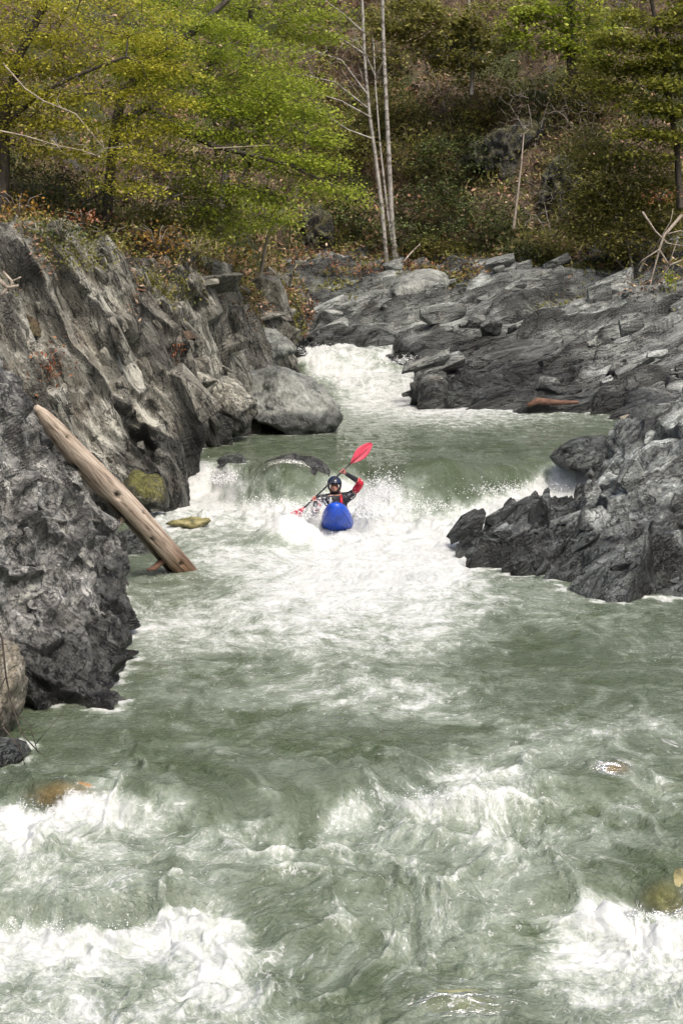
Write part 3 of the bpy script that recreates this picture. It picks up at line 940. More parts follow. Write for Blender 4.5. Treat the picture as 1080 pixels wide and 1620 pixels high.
# --- outcrop on the near left, carrying the log
wl = [W(-240, 1190, 0), W(10, 1132, 0), W(90, 1122, 0), W(165, 1098, 0), W(190, 1010, 0), W(162, 908, 0), W(40, 880, 0)]
nl = [
    [P(-320, 540, 22), P(-80, 590, 24), P(0, 650, 25.5), P(35, 700, 26.2), P(60, 750, 26.9), P(80, 795, 27.5), P(30, 810, 28.8)],
    [P(-240, 580, 17.5), P(-20, 600, 20.3), P(32, 645, 22.2), P(62, 695, 23.4), P(90, 740, 24.2), P(112, 775, 25.0), P(40, 775, 26.8)],
    [P(-240, 820, 16.0), P(0, 830, 18.2), P(72, 845, 19.4), P(122, 860, 20.8), P(142, 855, 22.6), P(142, 820, 24.3), P(40, 810, 26.5)],
    [P(-240, 1010, 15.6), P(5, 985, 17.3), P(88, 985, 17.9), P(158, 985, 18.9), P(184, 955, 21.1), P(158, 872, 24.5), P(40, 855, 26.6)],
    wl, under(wl)]
lnear, g_lnear = rock_mass('rock_outcrop', nl, 380, 260, ROCK_NEAR, F_NEAR, 91, 'rough grey speckled outcrop on the near left that the log leans on', 'rock outcrop',
                           s_big=1.2, a_big=0.20, s_mid=3.2, a_mid=0.095, s_small=9.0, a_small=0.038, stretch=(0.6, 0.8, 1), crack=0.14)
add_blocks(lnear, g_lnear, 240, F_NEAR, (0.07, 0.28), ROCK_NEAR, 10, (0, 195, 600, 1110), 0.4, 0.6)

# --- boulders, each a thing of its own
def bo(name, px, py, d, size, mat, seed, label, **kw):
    o = boulder(name, P(px, py, d), size, mat, seed, **kw)
    co = np.empty(len(o.data.vertices) * 3, np.float32); o.data.vertices.foreach_get('co', co)
    ROCK_SHORE.append(co.reshape(-1, 3).astype(np.float64))
    tag(o, label, 'boulder')
    return o

bo('boulder', 448, 648, 37.8, (1.42, 1.15, 0.88), ROCK_PALE, 3, 'big smooth grey boulder at the river bend above the kayaker', rot=0.2, soft=30, res=130, rough=0.07, tilt=(0.2, 0.30), planes=9)
bo('boulder', 400, 540, 41.0, (1.15, 1.0, 0.62), ROCK_PALE, 4, 'pale flat-topped grey block on top of the left bank bend', rot=0.2, soft=16, res=90, rough=0.04, tilt=(0.25, 0.1))
bo('boulder', 400, 615, 38.6, (0.95, 0.9, 0.85), ROCK_CLIFF, 6, 'brownish block wedged behind the big smooth boulder', rot=0.9, soft=14, res=90, rough=0.07)
bo('boulder', 352, 640, 36.0, (0.75, 0.8, 0.75), ROCK_CLIFF, 8, 'rough block at the cliff foot left of the big smooth boulder', rot=0.5, soft=14, res=80, rough=0.08)
bo('boulder', 226, 778, 29.6, (0.64, 0.55, 0.46), ROCK_MOSS, 12, 'mossy olive boulder behind the log at the cliff foot', rot=0.2, soft=14, res=72, rough=0.05)
bo('boulder', 205, 872, 26.3, (0.62, 0.6, 0.42), ROCK_DARK, 14, 'dark wet rock in the shade under the log', rot=0.4, soft=12, res=64, rough=0.08)
bo('boulder', 700, 586, 45.6, (0.62, 0.7, 0.36), ROCK_DARK, 15, 'black square block at the right edge of the upper rapid', rot=0.35, soft=22, res=72, rough=0.04)
bo('boulder', 925, 718, 32.6, (0.78, 0.62, 0.36), ROCK_DARK, 17, 'low black wet rock at the head of the right chute', rot=0.3, soft=12, res=80, rough=0.07, tilt=(0.1, -0.2))
bo('boulder', 998, 668, 37.6, (0.34, 0.3, 0.19), ROCK_TAN, 19, 'small tan stone at the water edge behind the right outcrop', rot=0.2, soft=12, res=48, rough=0.03)
bo('boulder', 865, 612, 43.5, (0.55, 0.5, 0.34), ROCK_SLAB, 20, 'rounded grey stone standing on the right bank slabs above the reddish log', rot=0.2, soft=12, res=56, rough=0.04)
bo('boulder', 660, 455, 54.6, (1.25, 0.9, 0.62), ROCK_PALE, 21, 'pale rounded rock hump at the top of the slabs beneath the birches', rot=0.3, soft=10, res=80, rough=0.05, tilt=(0, -0.35))
bo('boulder', 10, 632, 20.4, (0.36, 0.5, 0.36), ROCK_NEAR, 23, 'blocky dark grey stone above the top end of the log', rot=0.1, soft=16, res=72, rough=0.06)
bo('boulder', 182, 990, 20.9, (0.15, 0.22, 0.17), ROCK_DARK, 24, 'dark knob at the water line of the near left outcrop', rot=0.5, soft=10, res=48, rough=0.06)
bo('boulder', -8, 1105, 16.2, (0.30, 0.6, 0.62), ROCK_MUD, 25, 'smooth tan boulder at the left edge behind thin twigs', rot=0.1, soft=20, planes=9, res=90, rough=0.08, tilt=(0.1, 0.25))
bo('boulder', 5, 1192, 15.5, (0.30, 0.45, 0.22), ROCK_DARK, 26, 'dark wet boulder at the left edge beneath the tan one', rot=0.3, soft=12, res=64, rough=0.06)
# boulders showing through the water
def sunk(px, py, z, size, cover):
    """photograph pixel and distance for a boulder whose top lies `cover` metres under the surface there"""
    w = W(px, py, z)
    top = float(water_level(np.array([w.x]), np.array([w.y]))[0]) - cover
    return Vector((w.x, w.y, top - size[2] * 0.84))
def sunk_boulder(px, py, z, size, cover, mat, seed, label, **kw):
    o = boulder('boulder', sunk(px, py, z, size, cover), size, mat, seed, **kw)
    return tag(o, label, 'boulder')
sunk_boulder(96, 1243, 0.0, (0.55, 0.26, 0.24), 0.035, BED_ORANGE, 31, 'rust orange boulder showing through the water at the lower left', rot=0.05, soft=8, res=64, rough=0.06)
sunk_boulder(967, 1212, 0.0, (0.30, 0.28, 0.20), 0.012, BED_ORANGE, 32, 'small brown boulder just breaking the water on the right', rot=0.4, soft=8, res=56, rough=0.06)
sunk_boulder(1056, 1372, -0.2, (0.36, 0.22, 0.26), 0.04, BED_YELLOW, 33, 'mossy yellow boulder under the water at the right edge', rot=0.2, soft=8, res=56, rough=0.05)
sunk_boulder(725, 1586, -0.5, (0.65, 0.28, 0.22), 0.05, BED_GREEN, 34, 'greenish boulder under the water at the bottom of the picture', rot=0.0, soft=8, res=56, rough=0.05)
sunk_boulder(455, 762, 0.45, (0.80, 0.62, 0.46), -0.05, ROCK_NEAR, 35, 'speckled rock under the falls directly left of the kayaker', rot=0.1, soft=8, res=110, rough=0.07)
bo('boulder', 366, 733, 32.4, (0.30, 0.3, 0.24), ROCK_DARK, 36, 'small round dark rock at the lip of the left falls', rot=0.1, soft=8, res=48, rough=0.05)
bo('boulder', 302, 826, 28.6, (0.40, 0.22, 0.12), BED_YELLOW, 37, 'low yellow mossy rock in the foam right of the log', rot=0.25, soft=8, res=56, rough=0.14)

river = build_water()
# ------------------------------------------------------------------ wooded hillside
hb = [P(-320, 372, 26), P(-150, 374, 29), P(0, 386, 31.2), P(110, 396, 32.8), P(200, 412, 34.2), P(285, 424, 36.8), P(335, 436, 39.6), P(392, 450, 43.2), P(434, 460, 47.5),
      P(455, 434, 56), P(520, 432, 58.5), P(600, 424, 58.5), P(680, 436, 57.5), P(760, 436, 56.5), P(850, 438, 55), P(940, 453, 53.5), P(1040, 460, 51.5), P(1200, 468, 49), P(1420, 475, 46)]
hd = [(-0.6, 0.8)] * 3 + [(-0.45, 0.9)] * 3 + [(-0.3, 0.95)] * 3 + [(0, 1)] * 5 + [(0.2, 0.98)] * 2 + [(0.4, 0.9)] * 3
rows = []
for s, dz in ((-1.2, -2.6), (0, -0.75), (3, 1.3), (7, 4.6), (12, 9.3), (22, 18.5), (45, 37), (90, 62)):
    rows.append([Vector((p.x + d[0] * s, p.y + d[1] * s, p.z + dz * (0.72 if k < 8 else 1.0))) for k, (p, d) in enumerate(zip(hb, hd))])
HR, HC = 230, 330
gh = net(rows, HR, HC)
_p = gh.reshape(-1, 3)
_n = grid_normals(gh).reshape(-1, 3)
_s = np.sign(_n[:, 2:3])
_hv, _hbd = facets(_p * np.array([0.5, 0.5, 0.7]), 301, 1.3)
_dz = 0.55 * fbm(_p * 0.22, 4, 300) + 0.35 * _hv + 0.16 * ridged(_p * 1.1, 4, 302)
gh = (_p + _n * _s * _dz[:, None]).reshape(gh.shape)
hill = mesh_obj('hillside', gh.reshape(-1, 3), grid_faces(HR, HC), SOIL)
hill['kind'] = 'structure'
hill['label'] = 'steep brown hillside of leaf litter and moss above the banks'

_hp = gh.reshape(-1, 3)
_hx, _hy = project(_hp)
_hdist = _hp[:, 1]
_hnorm = grid_normals(gh).reshape(-1, 3) * np.sign(grid_normals(gh).reshape(-1, 3)[:, 2:3])

def hill_idx(px, py, tol=14):
    m = np.where((np.abs(_hx - px) < tol) & (np.abs(_hy - py) < tol))[0]
    if len(m) == 0:
        return int(np.argmin((_hx - px) ** 2 + (_hy - py) ** 2))
    return int(m[np.argmin(_hdist[m])])

def hill_pt(px, py):
    return Vector(_hp[hill_idx(px, py)])

# ------------------------------------------------------------------ plants
def leaf_quads(centers, sizes, rng, flat=0.55, droop=0.2, narrow=0.55, up=None):
    """one small folded leaf per centre -> verts, quads"""
    n = len(centers)
    a = rng.normal(size=(n, 3)); a[:, 2] = a[:, 2] * (1 - flat) - droop
    a /= np.linalg.norm(a, axis=1, keepdims=True)
    nrm = rng.normal(size=(n, 3)) * (1 - flat) * 0.8; nrm[:, 2] += 1.0
    b = np.cross(nrm, a); b /= np.maximum(np.linalg.norm(b, axis=1, keepdims=True), 1e-6)
    s = sizes[:, None]
    v = np.empty((n, 4, 3))
    v[:, 0] = centers
    v[:, 1] = centers + a * s * 0.5 + b * s * narrow * 0.5
    v[:, 2] = centers + a * s
    v[:, 3] = centers + a * s * 0.5 - b * s * narrow * 0.5
    return v.reshape(-1, 3), np.arange(n * 4).reshape(-1, 4)

def skeleton(trunks, attr, seed, step=0.3, sag=0.04):
    """join points of a crown to the nearest limb, nearest first. trunks: list of [(Vector, r), ...]"""
    rng = np.random.RandomState(seed)
    pos, par, rad0 = [], [], []
    for t in trunks:
        last = -1
        for k in range(len(t) - 1):
            (a, ra), (b, rb) = t[k], t[k + 1]
            m = max(1, int((b - a).length / step))
            for i in range(m + (1 if k == len(t) - 2 else 0)):
                f = i / m
                pos.append(np.array(a.lerp(b, f))); par.append(last); rad0.append(ra + (rb - ra) * f)
                last = len(pos) - 1
    nt = len(pos)
    base = np.array(pos)
    order = np.argsort([np.min(np.linalg.norm(base - p, axis=1)) for p in attr]) if len(attr) else []
    cap = nt + 40 * len(attr) + 10
    buf = np.zeros((cap, 3)); buf[:nt] = base
    n = nt
    tips = []
    low = nt // 5
    for k in order:
        p = attr[k]
        d = np.linalg.norm(buf[:n] - p, axis=1)
        d[:low] += 2.0
        # prefer limbs below the point, so branches rise outwards
        d = d + 0.35 * np.maximum(0, buf[:n, 2] - p[2])
        j = int(np.argmin(d))
        a = buf[j].copy()
        L = np.linalg.norm(p - a)
        m = max(1, min(36, int(L / step)))
        off = rng.normal(size=3) * 0.10 * L
        last = j
        for i in range(1, m + 1):
            f = i / m
            q = a + (p - a) * f + off * math.sin(f * math.pi) + np.array([0, 0, sag * L * math.sin(f * math.pi)])
            buf[n] = q + rng.normal(size=3) * 0.012
            par.append(last); rad0.append(0.0)
            last = n
            n += 1
        tips.append(last)
    return buf[:n], np.array(par), np.array(rad0), tips, nt

def limb_mesh(pos, par, rad0, nt, tip_r=0.006, power=2.4, sides=5):
    n = len(pos)
    acc = np.zeros(n)
    kids = np.zeros(n, int)
    for i in range(n):
        if par[i] >= 0:
            kids[par[i]] += 1
    acc[kids == 0] = tip_r ** power
    for i in range(n - 1, -1, -1):
        if par[i] >= 0:
            acc[par[i]] += acc[i]
    rad = acc ** (1 / power)
    rad[:nt] = rad0[:nt]
    # a branch is never thicker than what it grows from
    for i in range(n):
        if i >= nt and par[i] >= 0:
            rad[i] = min(rad[i], rad[par[i]] * 0.92)
    i = np.where(par >= 0)[0]
    a, b = pos[par[i]], pos[i]
    ra, rb = rad[par[i]], rad[i]
    first = (i >= nt) & (par[i] < nt)
    ra = np.where(first, np.minimum(ra, rb * 1.6), ra)
    t = b - a
    t /= np.maximum(np.linalg.norm(t, axis=1, keepdims=True), 1e-6)
    ref = np.where(np.abs(t[:, 2:3]) < 0.9, np.array([[0, 0, 1.0]]), np.array([[1.0, 0, 0]]))
    u = np.cross(t, ref); u /= np.linalg.norm(u, axis=1, keepdims=True)
    w = np.cross(t, u)
    m = len(i)
    v = np.empty((m, 2, sides, 3))
    for k in range(sides):
        c, s = math.cos(2 * math.pi * k / sides), math.sin(2 * math.pi * k / sides)
        dvec = u * c + w * s
        v[:, 0, k] = a + dvec * ra[:, None]
        v[:, 1, k] = b + dvec * rb[:, None] + t * (rb * 0.3)[:, None]
    base = (np.arange(m) * 2 * sides)[:, None]
    f = []
    for k in range(sides):
        k2 = (k + 1) % sides
        f.append(np.concatenate([base + k, base + k2, base + sides + k2, base + sides + k], 1))
    return v.reshape(-1, 3), np.concatenate(f)

def blob_points(blobs, n, rng, hollow=0.35, layer=0.0):
    """points through the crown's volume. blob = px, py, d, half width px, half height px, depth m"""
    pts = []
    area = np.array([b[3] * b[4] for b in blobs], float); area /= area.sum()
    for k, b in enumerate(blobs):
        m = int(round(n * area[k]))
        u = rng.normal(size=(m, 3)); u /= np.linalg.norm(u, axis=1, keepdims=True)
        u *= (rng.uniform(hollow ** 3, 1, m) ** (1 / 3))[:, None]
        sc = b[2] / F_PX
        c = np.array(P(b[0], b[1], b[2]))
        q = c + u * np.array([b[3] * sc, b[5], b[4] * sc])
        if layer:                                   # boughs spread in tiers with air between them
            tier = np.round((q[:, 2] + 0.18 * (q[:, 0] - c[0])) / layer) * layer - 0.18 * (q[:, 0] - c[0])
            q[:, 2] = tier + rng.normal(size=m) * layer * 0.13
        pts.append(q)
    return np.concatenate(pts)

def plant(name, label, cat, trunks, blobs, n_attr, bark, leaf, seed, per=26, size=0.085, spread=0.20, step=0.3, tip_r=0.006, flat=0.6, group=None, sides=5, thick=0.30, layer=0.0):
    rng = np.random.RandomState(seed)
    base = trunks[0][0][0]
    root = empty(name, base)
    attr = blob_points(blobs, n_attr, rng, layer=layer) if blobs else np.zeros((0, 3))
    pos, par, rad0, tips, nt = skeleton(trunks, attr, seed, step)
    bv, bf = limb_mesh(pos, par, rad0, nt, tip_r, sides=sides)
    bv = bv - np.array(base)
    mesh_obj('trunk', bv, bf, bark, root)
    if leaf is not None and tips:
        kids = np.array(tips)
        # leaf sprays along the outer twigs
        src = pos[np.concatenate([kids, par[kids]])]
        cen = np.repeat(src, max(1, per // 2), 0)
        off = rng.normal(size=cen.shape) * spread * np.array([1, 1, thick])
        cen = cen + off
        cen[:, 2] -= 0.12 * (off[:, 0] ** 2 + off[:, 1] ** 2) / max(spread, 0.05)
        sz = size * rng.uniform(0.4, 1.45, len(cen))
        lv, lf = leaf_quads(cen - np.array(base), sz, rng, flat, narrow=0.65)
        mesh_obj('crown', lv, lf, leaf, root, smooth=False)
    tag(root, label, cat, group)
    return root

def px_trunk(pts, d0, d1, r0, r1):
    n = len(pts)
    return [(P(x, y, d0 + (d1 - d0) * i / (n - 1)), r0 + (r1 - r0) * i / (n - 1)) for i, (x, y) in enumerate(pts)]

# trees on the left bank
plant('maple_tree', 'leaning maple with yellow spring leaves at the upper left edge', 'tree',
      [px_trunk([(2, 345), (6, 260), (8, 180), (30, 90), (70, 10), (100, -60)], 34.2, 34.8, 0.15, 0.06), px_trunk([(8, 200), (60, 150), (120, 120), (200, 90)], 34.4, 33.5, 0.06, 0.03)],
      [(50, 50, 34.5, 90, 70, 1.2), (190, 60, 34.5, 110, 70, 1.3), (130, 210, 34, 110, 60, 1.0), (60, 140, 34.5, 80, 60, 1.0), (255, 140, 34.5, 70, 60, 1.0), (210, 265, 34, 80, 30, 0.9), (-60, 120, 34, 80, 150, 1.5)],
      700, BARK_DARK, LEAF_YELLOW, 1, per=64, size=0.066, spread=0.26, thick=0.22, layer=0.62)
plant('maple_tree', 'bright green spreading maple above the left cliff', 'tree',
      [px_trunk([(168, 350), (172, 300), (178, 240), (192, 150)], 36.5, 36.5, 0.13, 0.11), px_trunk([(192, 150), (230, 110), (300, 55), (360, 0), (400, -50)], 36.5, 37, 0.11, 0.05),
       px_trunk([(185, 200), (235, 168), (300, 212), (340, 232), (400, 246), (460, 262), (530, 295)], 36.5, 35.2, 0.10, 0.02)],
      [(300, 70, 37, 120, 60, 1.2), (420, 140, 37, 110, 60, 1.2), (330, 200, 36.5, 120, 55, 1.0), (480, 240, 36, 75, 45, 0.9), (520, 290, 35.5, 62, 22, 0.7), (385, 300, 36.5, 100, 40, 0.9), (230, 100, 37, 60, 50, 0.8), (460, 190, 36.5, 70, 40, 0.8)],
      820, BARK_DARK, LEAF_GREEN, 2, per=66, size=0.068, spread=0.27, thick=0.22, layer=0.62)
plant('maple_tree', 'slender green tree behind the spreading maple at the top', 'tree',
      [px_trunk([(345, 395), (352, 300), (372, 180), (390, 60), (410, -60)], 43, 44, 0.12, 0.05)],
      [(400, 25, 44, 150, 50, 1.5), (300, 10, 44, 90, 40, 1.2), (500, 30, 44, 60, 45, 1.2), (370, 130, 43.5, 120, 50, 1.3)],
      400, BARK_DARK, LEAF_GREEN, 3, per=56, size=0.08, spread=0.27, thick=0.22, layer=0.65)
plant('hazel_shrub', 'olive green shrub at the top edge of the left cliff', 'shrub',
      [px_trunk([(235, 385), (245, 350), (270, 310)], 37.2, 37.0, 0.035, 0.02), px_trunk([(255, 388), (300, 350), (330, 315)], 37.4, 37.4, 0.03, 0.015)],
      [(290, 325, 37.2, 90, 40, 0.8), (230, 345, 37, 50, 30, 0.6), (340, 345, 38, 50, 30, 0.6)],
      170, BARK_GREY, LEAF_OLIVE, 4, per=26, size=0.085)
plant('hazel_shrub', 'light green shrub hanging over the gully mouth', 'shrub',
      [px_trunk([(365, 405), (380, 370), (400, 340)], 42, 42, 0.035, 0.02)],
      [(400, 340, 42, 70, 32, 0.8), (345, 365, 42, 50, 25, 0.6), (440, 330, 42, 40, 25, 0.6)],
      120, BARK_GREY, LEAF_GREEN, 5, per=26, size=0.09)
plant('evergreen_shrub', 'dark evergreen shrub in the shade under the left maples', 'shrub',
      [px_trunk([(110, 350), (105, 310), (100, 280)], 34.6, 34.6, 0.03, 0.015)],
      [(95, 290, 34.8, 55, 40, 0.6), (190, 310, 35.8, 60, 35, 0.6), (40, 250, 35.2, 40, 40, 0.6)],
      110, BARK_DARK, LEAF_DARK, 6, per=22, size=0.06)
# bare pale branches in front of the left maples
for k, (pts, d) in enumerate([([(-10, 205), (40, 215), (90, 230), (130, 238)], 33.0), ([(5, 100), (40, 140), (70, 160), (120, 180), (165, 235)], 33.2), ([(430, 230), (330, 235), (270, 215), (225, 222)], 35.8)]):
    plant('bare_branch', ['bleached dead bough jutting in at the left edge', 'crooked bare bough among the yellow leaves', 'pale bare bough low in the bright green maple'][k], 'branch',
          [px_trunk(pts, d, d - 0.3, 0.020, 0.008)], [(pts[-1][0], pts[-1][1], d - 0.3, 50, 14, 0.3), (pts[1][0] + 30, pts[1][1] + 15, d - 0.2, 40, 14, 0.3)], 16, DEAD_WOOD, None, 20 + k, tip_r=0.005)
plant('sapling', 'curved bare sapling leaning over the gully', 'sapling',
      [px_trunk([(412, 436), (418, 400), (424, 370), (440, 340), (472, 308)], 42.8, 42.4, 0.05, 0.018)], [(480, 300, 42.4, 22, 14, 0.3)], 8, BARK_TWIG, None, 30)

# pale alders on the far bank
def alder(label, pts, r0, r1, seed, boughs, d=58.4):
    tr = [px_trunk(pts, d, d + 0.4, r0, r1)]
    for b in boughs:
        tr.append(px_trunk(b, d + 0.2, d - 0.6, 0.035, 0.012))
    plant('alder_tree', label, 'tree', tr, [(b[-1][0], b[-1][1], d - 0.6, 34, 20, 0.6) for b in boughs] or [(pts[-1][0], pts[-1][1], d, 30, 30, 0.5)], 22 * max(1, len(boughs)), BARK_PALE, None, seed, tip_r=0.007, group='pale alders on the far bank', sides=7)
alder('tallest pale alder, its foot beside a fallen stick', [(628, 420), (620, 360), (615, 250), (610, 150), (606, 60), (603, -80)], 0.095, 0.055, 41, [])
alder('middle pale alder with bare boughs reaching left', [(612, 420), (604, 330), (594, 250), (584, 180), (577, 100), (570, -60)], 0.08, 0.045, 42,
      [[(581, 150), (540, 95), (490, 78)], [(580, 170), (530, 130), (478, 118)], [(585, 185), (540, 160), (480, 140)], [(590, 220), (550, 205), (505, 175)], [(575, 85), (530, 55), (475, 30)], [(574, 50), (540, 20), (500, -10)]])
alder('thinnest pale alder between two thicker trunks', [(624, 415), (612, 330), (601, 230), (594, 140), (590, 60)], 0.05, 0.02, 43, [[(593, 120), (575, 80), (560, 60)]])
plant('dead_snag', 'thin white dead stem before the dark hollow on the far slope', 'snag', [px_trunk([(812, 362), (818, 310), (824, 260), (828, 212)], 56.8, 57.5, 0.055, 0.02)], [(830, 205, 57.5, 8, 10, 0.2)], 5, DEAD_WOOD, None, 44)
plant('fallen_stick', 'fallen grey stick leaning at the foot of the alders', 'stick', [px_trunk([(632, 422), (648, 402), (664, 386)], 57.2, 57.6, 0.045, 0.02)], [(662, 390, 57.6, 8, 6, 0.2)], 3, DEAD_WOOD, None, 45)

# trees and shrubs on the right slope
plant('fir_tree', 'straight dark trunk with fresh green sprays at the top right', 'tree',
      [px_trunk([(905, 130), (903, 90), (902, 20), (900, -80)], 62, 62.5, 0.20, 0.15)],
      [(850, 45, 62, 60, 45, 1.4), (930, 60, 62, 50, 50, 1.2), (890, 5, 62, 70, 30, 1.2)], 260, BARK_DARK, LEAF_GREEN, 50, per=30, size=0.14)
plant('maple_tree', 'yellow green tree crowning the slope at the top centre', 'tree',
      [px_trunk([(745, 150), (748, 90), (742, 20), (738, -60)], 63, 63.5, 0.09, 0.05)],
      [(690, 40, 63, 90, 45, 1.5), (790, 30, 63, 70, 40, 1.4), (640, 20, 63, 60, 40, 1.2), (740, 85, 63, 60, 25, 1.0)], 340, BARK_GREY, LEAF_OLIVE, 51, per=32, size=0.15)
plant('maple_tree', 'yellowish leafy tree at the right edge', 'tree',
      [px_trunk([(1075, 330), (1070, 230), (1050, 110), (1030, 0), (1020, -70)], 51, 51.5, 0.11, 0.05)],
      [(1010, 50, 51.5, 90, 60, 1.4), (1060, 140, 51, 70, 60, 1.2), (970, 110, 52, 60, 50, 1.0), (1120, 60, 51, 60, 120, 1.4), (1030, 215, 51, 70, 35, 1.0)], 640, BARK_DARK, leaf_material('leaf_olive_yellow', [(0, (0.09, 0.11, 0.016)), (0.5, (0.21, 0.225, 0.032)), (1, (0.34, 0.33, 0.06))]), 52, per=36, size=0.13, spread=0.3, thick=0.25, layer=0.7)
plant('willow_shrub', 'fine leaved olive shrub spilling down the right slope', 'shrub',
      [px_trunk([(1000, 430), (990, 370), (985, 300)], 51.8, 52.5, 0.05, 0.025), px_trunk([(1010, 430), (1035, 380), (1050, 320)], 51.6, 52, 0.05, 0.025), px_trunk([(990, 430), (950, 380), (925, 330)], 52.2, 53, 0.04, 0.02)],
      [(985, 285, 52.5, 90, 60, 1.2), (1045, 330, 52, 50, 55, 1.0), (930, 335, 53, 50, 50, 1.0), (930, 240, 53.5, 60, 40, 1.0), (1000, 375, 52, 60, 35, 0.8)], 820, BARK_TWIG, LEAF_OLIVE, 53, per=34, size=0.105, spread=0.32, thick=0.4)
for k, (px, py, rx, ry, n, leaf, lab) in enumerate([
        (690, 320, 70, 50, 110, LEAF_DARK, 'dark evergreen bush low on the far slope right of the alders'),
        (760, 345, 60, 45, 100, LEAF_DARK, 'dark evergreen bush beside the thin white snag'),
        (660, 240, 50, 45, 80, LEAF_OLIVE, 'mossy olive bush halfway up the slope behind the alders'),
        (725, 180, 60, 35, 80, LEAF_OLIVE, 'olive bush high on the far slope'),
        (860, 385, 50, 30, 70, LEAF_OLIVE, 'low olive bush above the right slabs'),
        (560, 330, 45, 45, 80, LEAF_DARK, 'dark bush left of the alder trunks'),
        (640, 370, 40, 28, 60, LEAF_DARK, 'small dark bush right at the alders foot'),
        (520, 385, 40, 25, 50, LEAF_OLIVE, 'olive bush at the gully mouth left of the alders'),
        (610, 165, 55, 40, 110, LEAF_OLIVE, 'olive bush behind the upper alder trunks'), (770, 130, 60, 35, 110, LEAF_OLIVE, 'yellowish bush under the top centre tree'),
        (700, 390, 60, 25, 90, LEAF_OLIVE, 'low olive bush along the slab rim at the centre'),
        (930, 140, 50, 40, 120, LEAF_OLIVE, 'olive bush beneath the dark trunk'), (720, 250, 70, 45, 170, LEAF_DARK, 'wide dark bush in the middle of the far slope'),
        (820, 395, 45, 25, 70, LEAF_DARK, 'small dark bush at the snag foot'), (540, 220, 60, 50, 130, LEAF_OLIVE, 'olive bush seen beyond the maple leaf tips'), (600, 60, 50, 50, 120, LEAF_OLIVE, 'olive foliage between the alder tops')]):
    b = hill_pt(px, py + ry)
    d = b.y
    n = int(n * 0.8)
    plant('evergreen_shrub' if leaf is LEAF_DARK else 'olive_shrub', lab, 'shrub', [[(b, 0.03), (P(px, py, d + 0.3), 0.015)], [(b, 0.03), (P(px + rx * 0.4, py, d), 0.012)]],
          [(px, py, d - 0.2, rx, ry, 1.0)], n, BARK_DARK, leaf, 60 + k, per=26, size=0.11, spread=0.3, group='bushes on the far slope')
for k, (px, py, rx, ry, lab) in enumerate([
        (835, 165, 60, 55, 'leafless brown brush in the middle of the upper slope'), (915, 180, 50, 45, 'leafless brown brush beside the right edge tree'),
        (570, 110, 60, 50, 'leafless grey brush left of the alder tops'), (690, 125, 50, 35, 'leafless grey brush under the top centre tree'),
        (250, 300, 70, 40, 'leafless twigs beneath the bright green maple'), (860, 320, 50, 50, 'leafless twigs below the dark hollow'), (980, 390, 60, 40, 'bare brush in front of the right edge shrub')]):
    b = hill_pt(px, py + ry)
    plant('bare_brush', lab, 'brush', [[(b, 0.025), (P(px, py, b.y + 0.2), 0.012)], [(b, 0.02), (P(px - rx * 0.5, py, b.y), 0.010)], [(b, 0.02), (P(px + rx * 0.5, py, b.y), 0.010)]],
          [(px, py, b.y, rx, ry, 0.8)], 130, BARK_TWIG, None, 80 + k, tip_r=0.006, sides=3, group='leafless brush on the slopes')

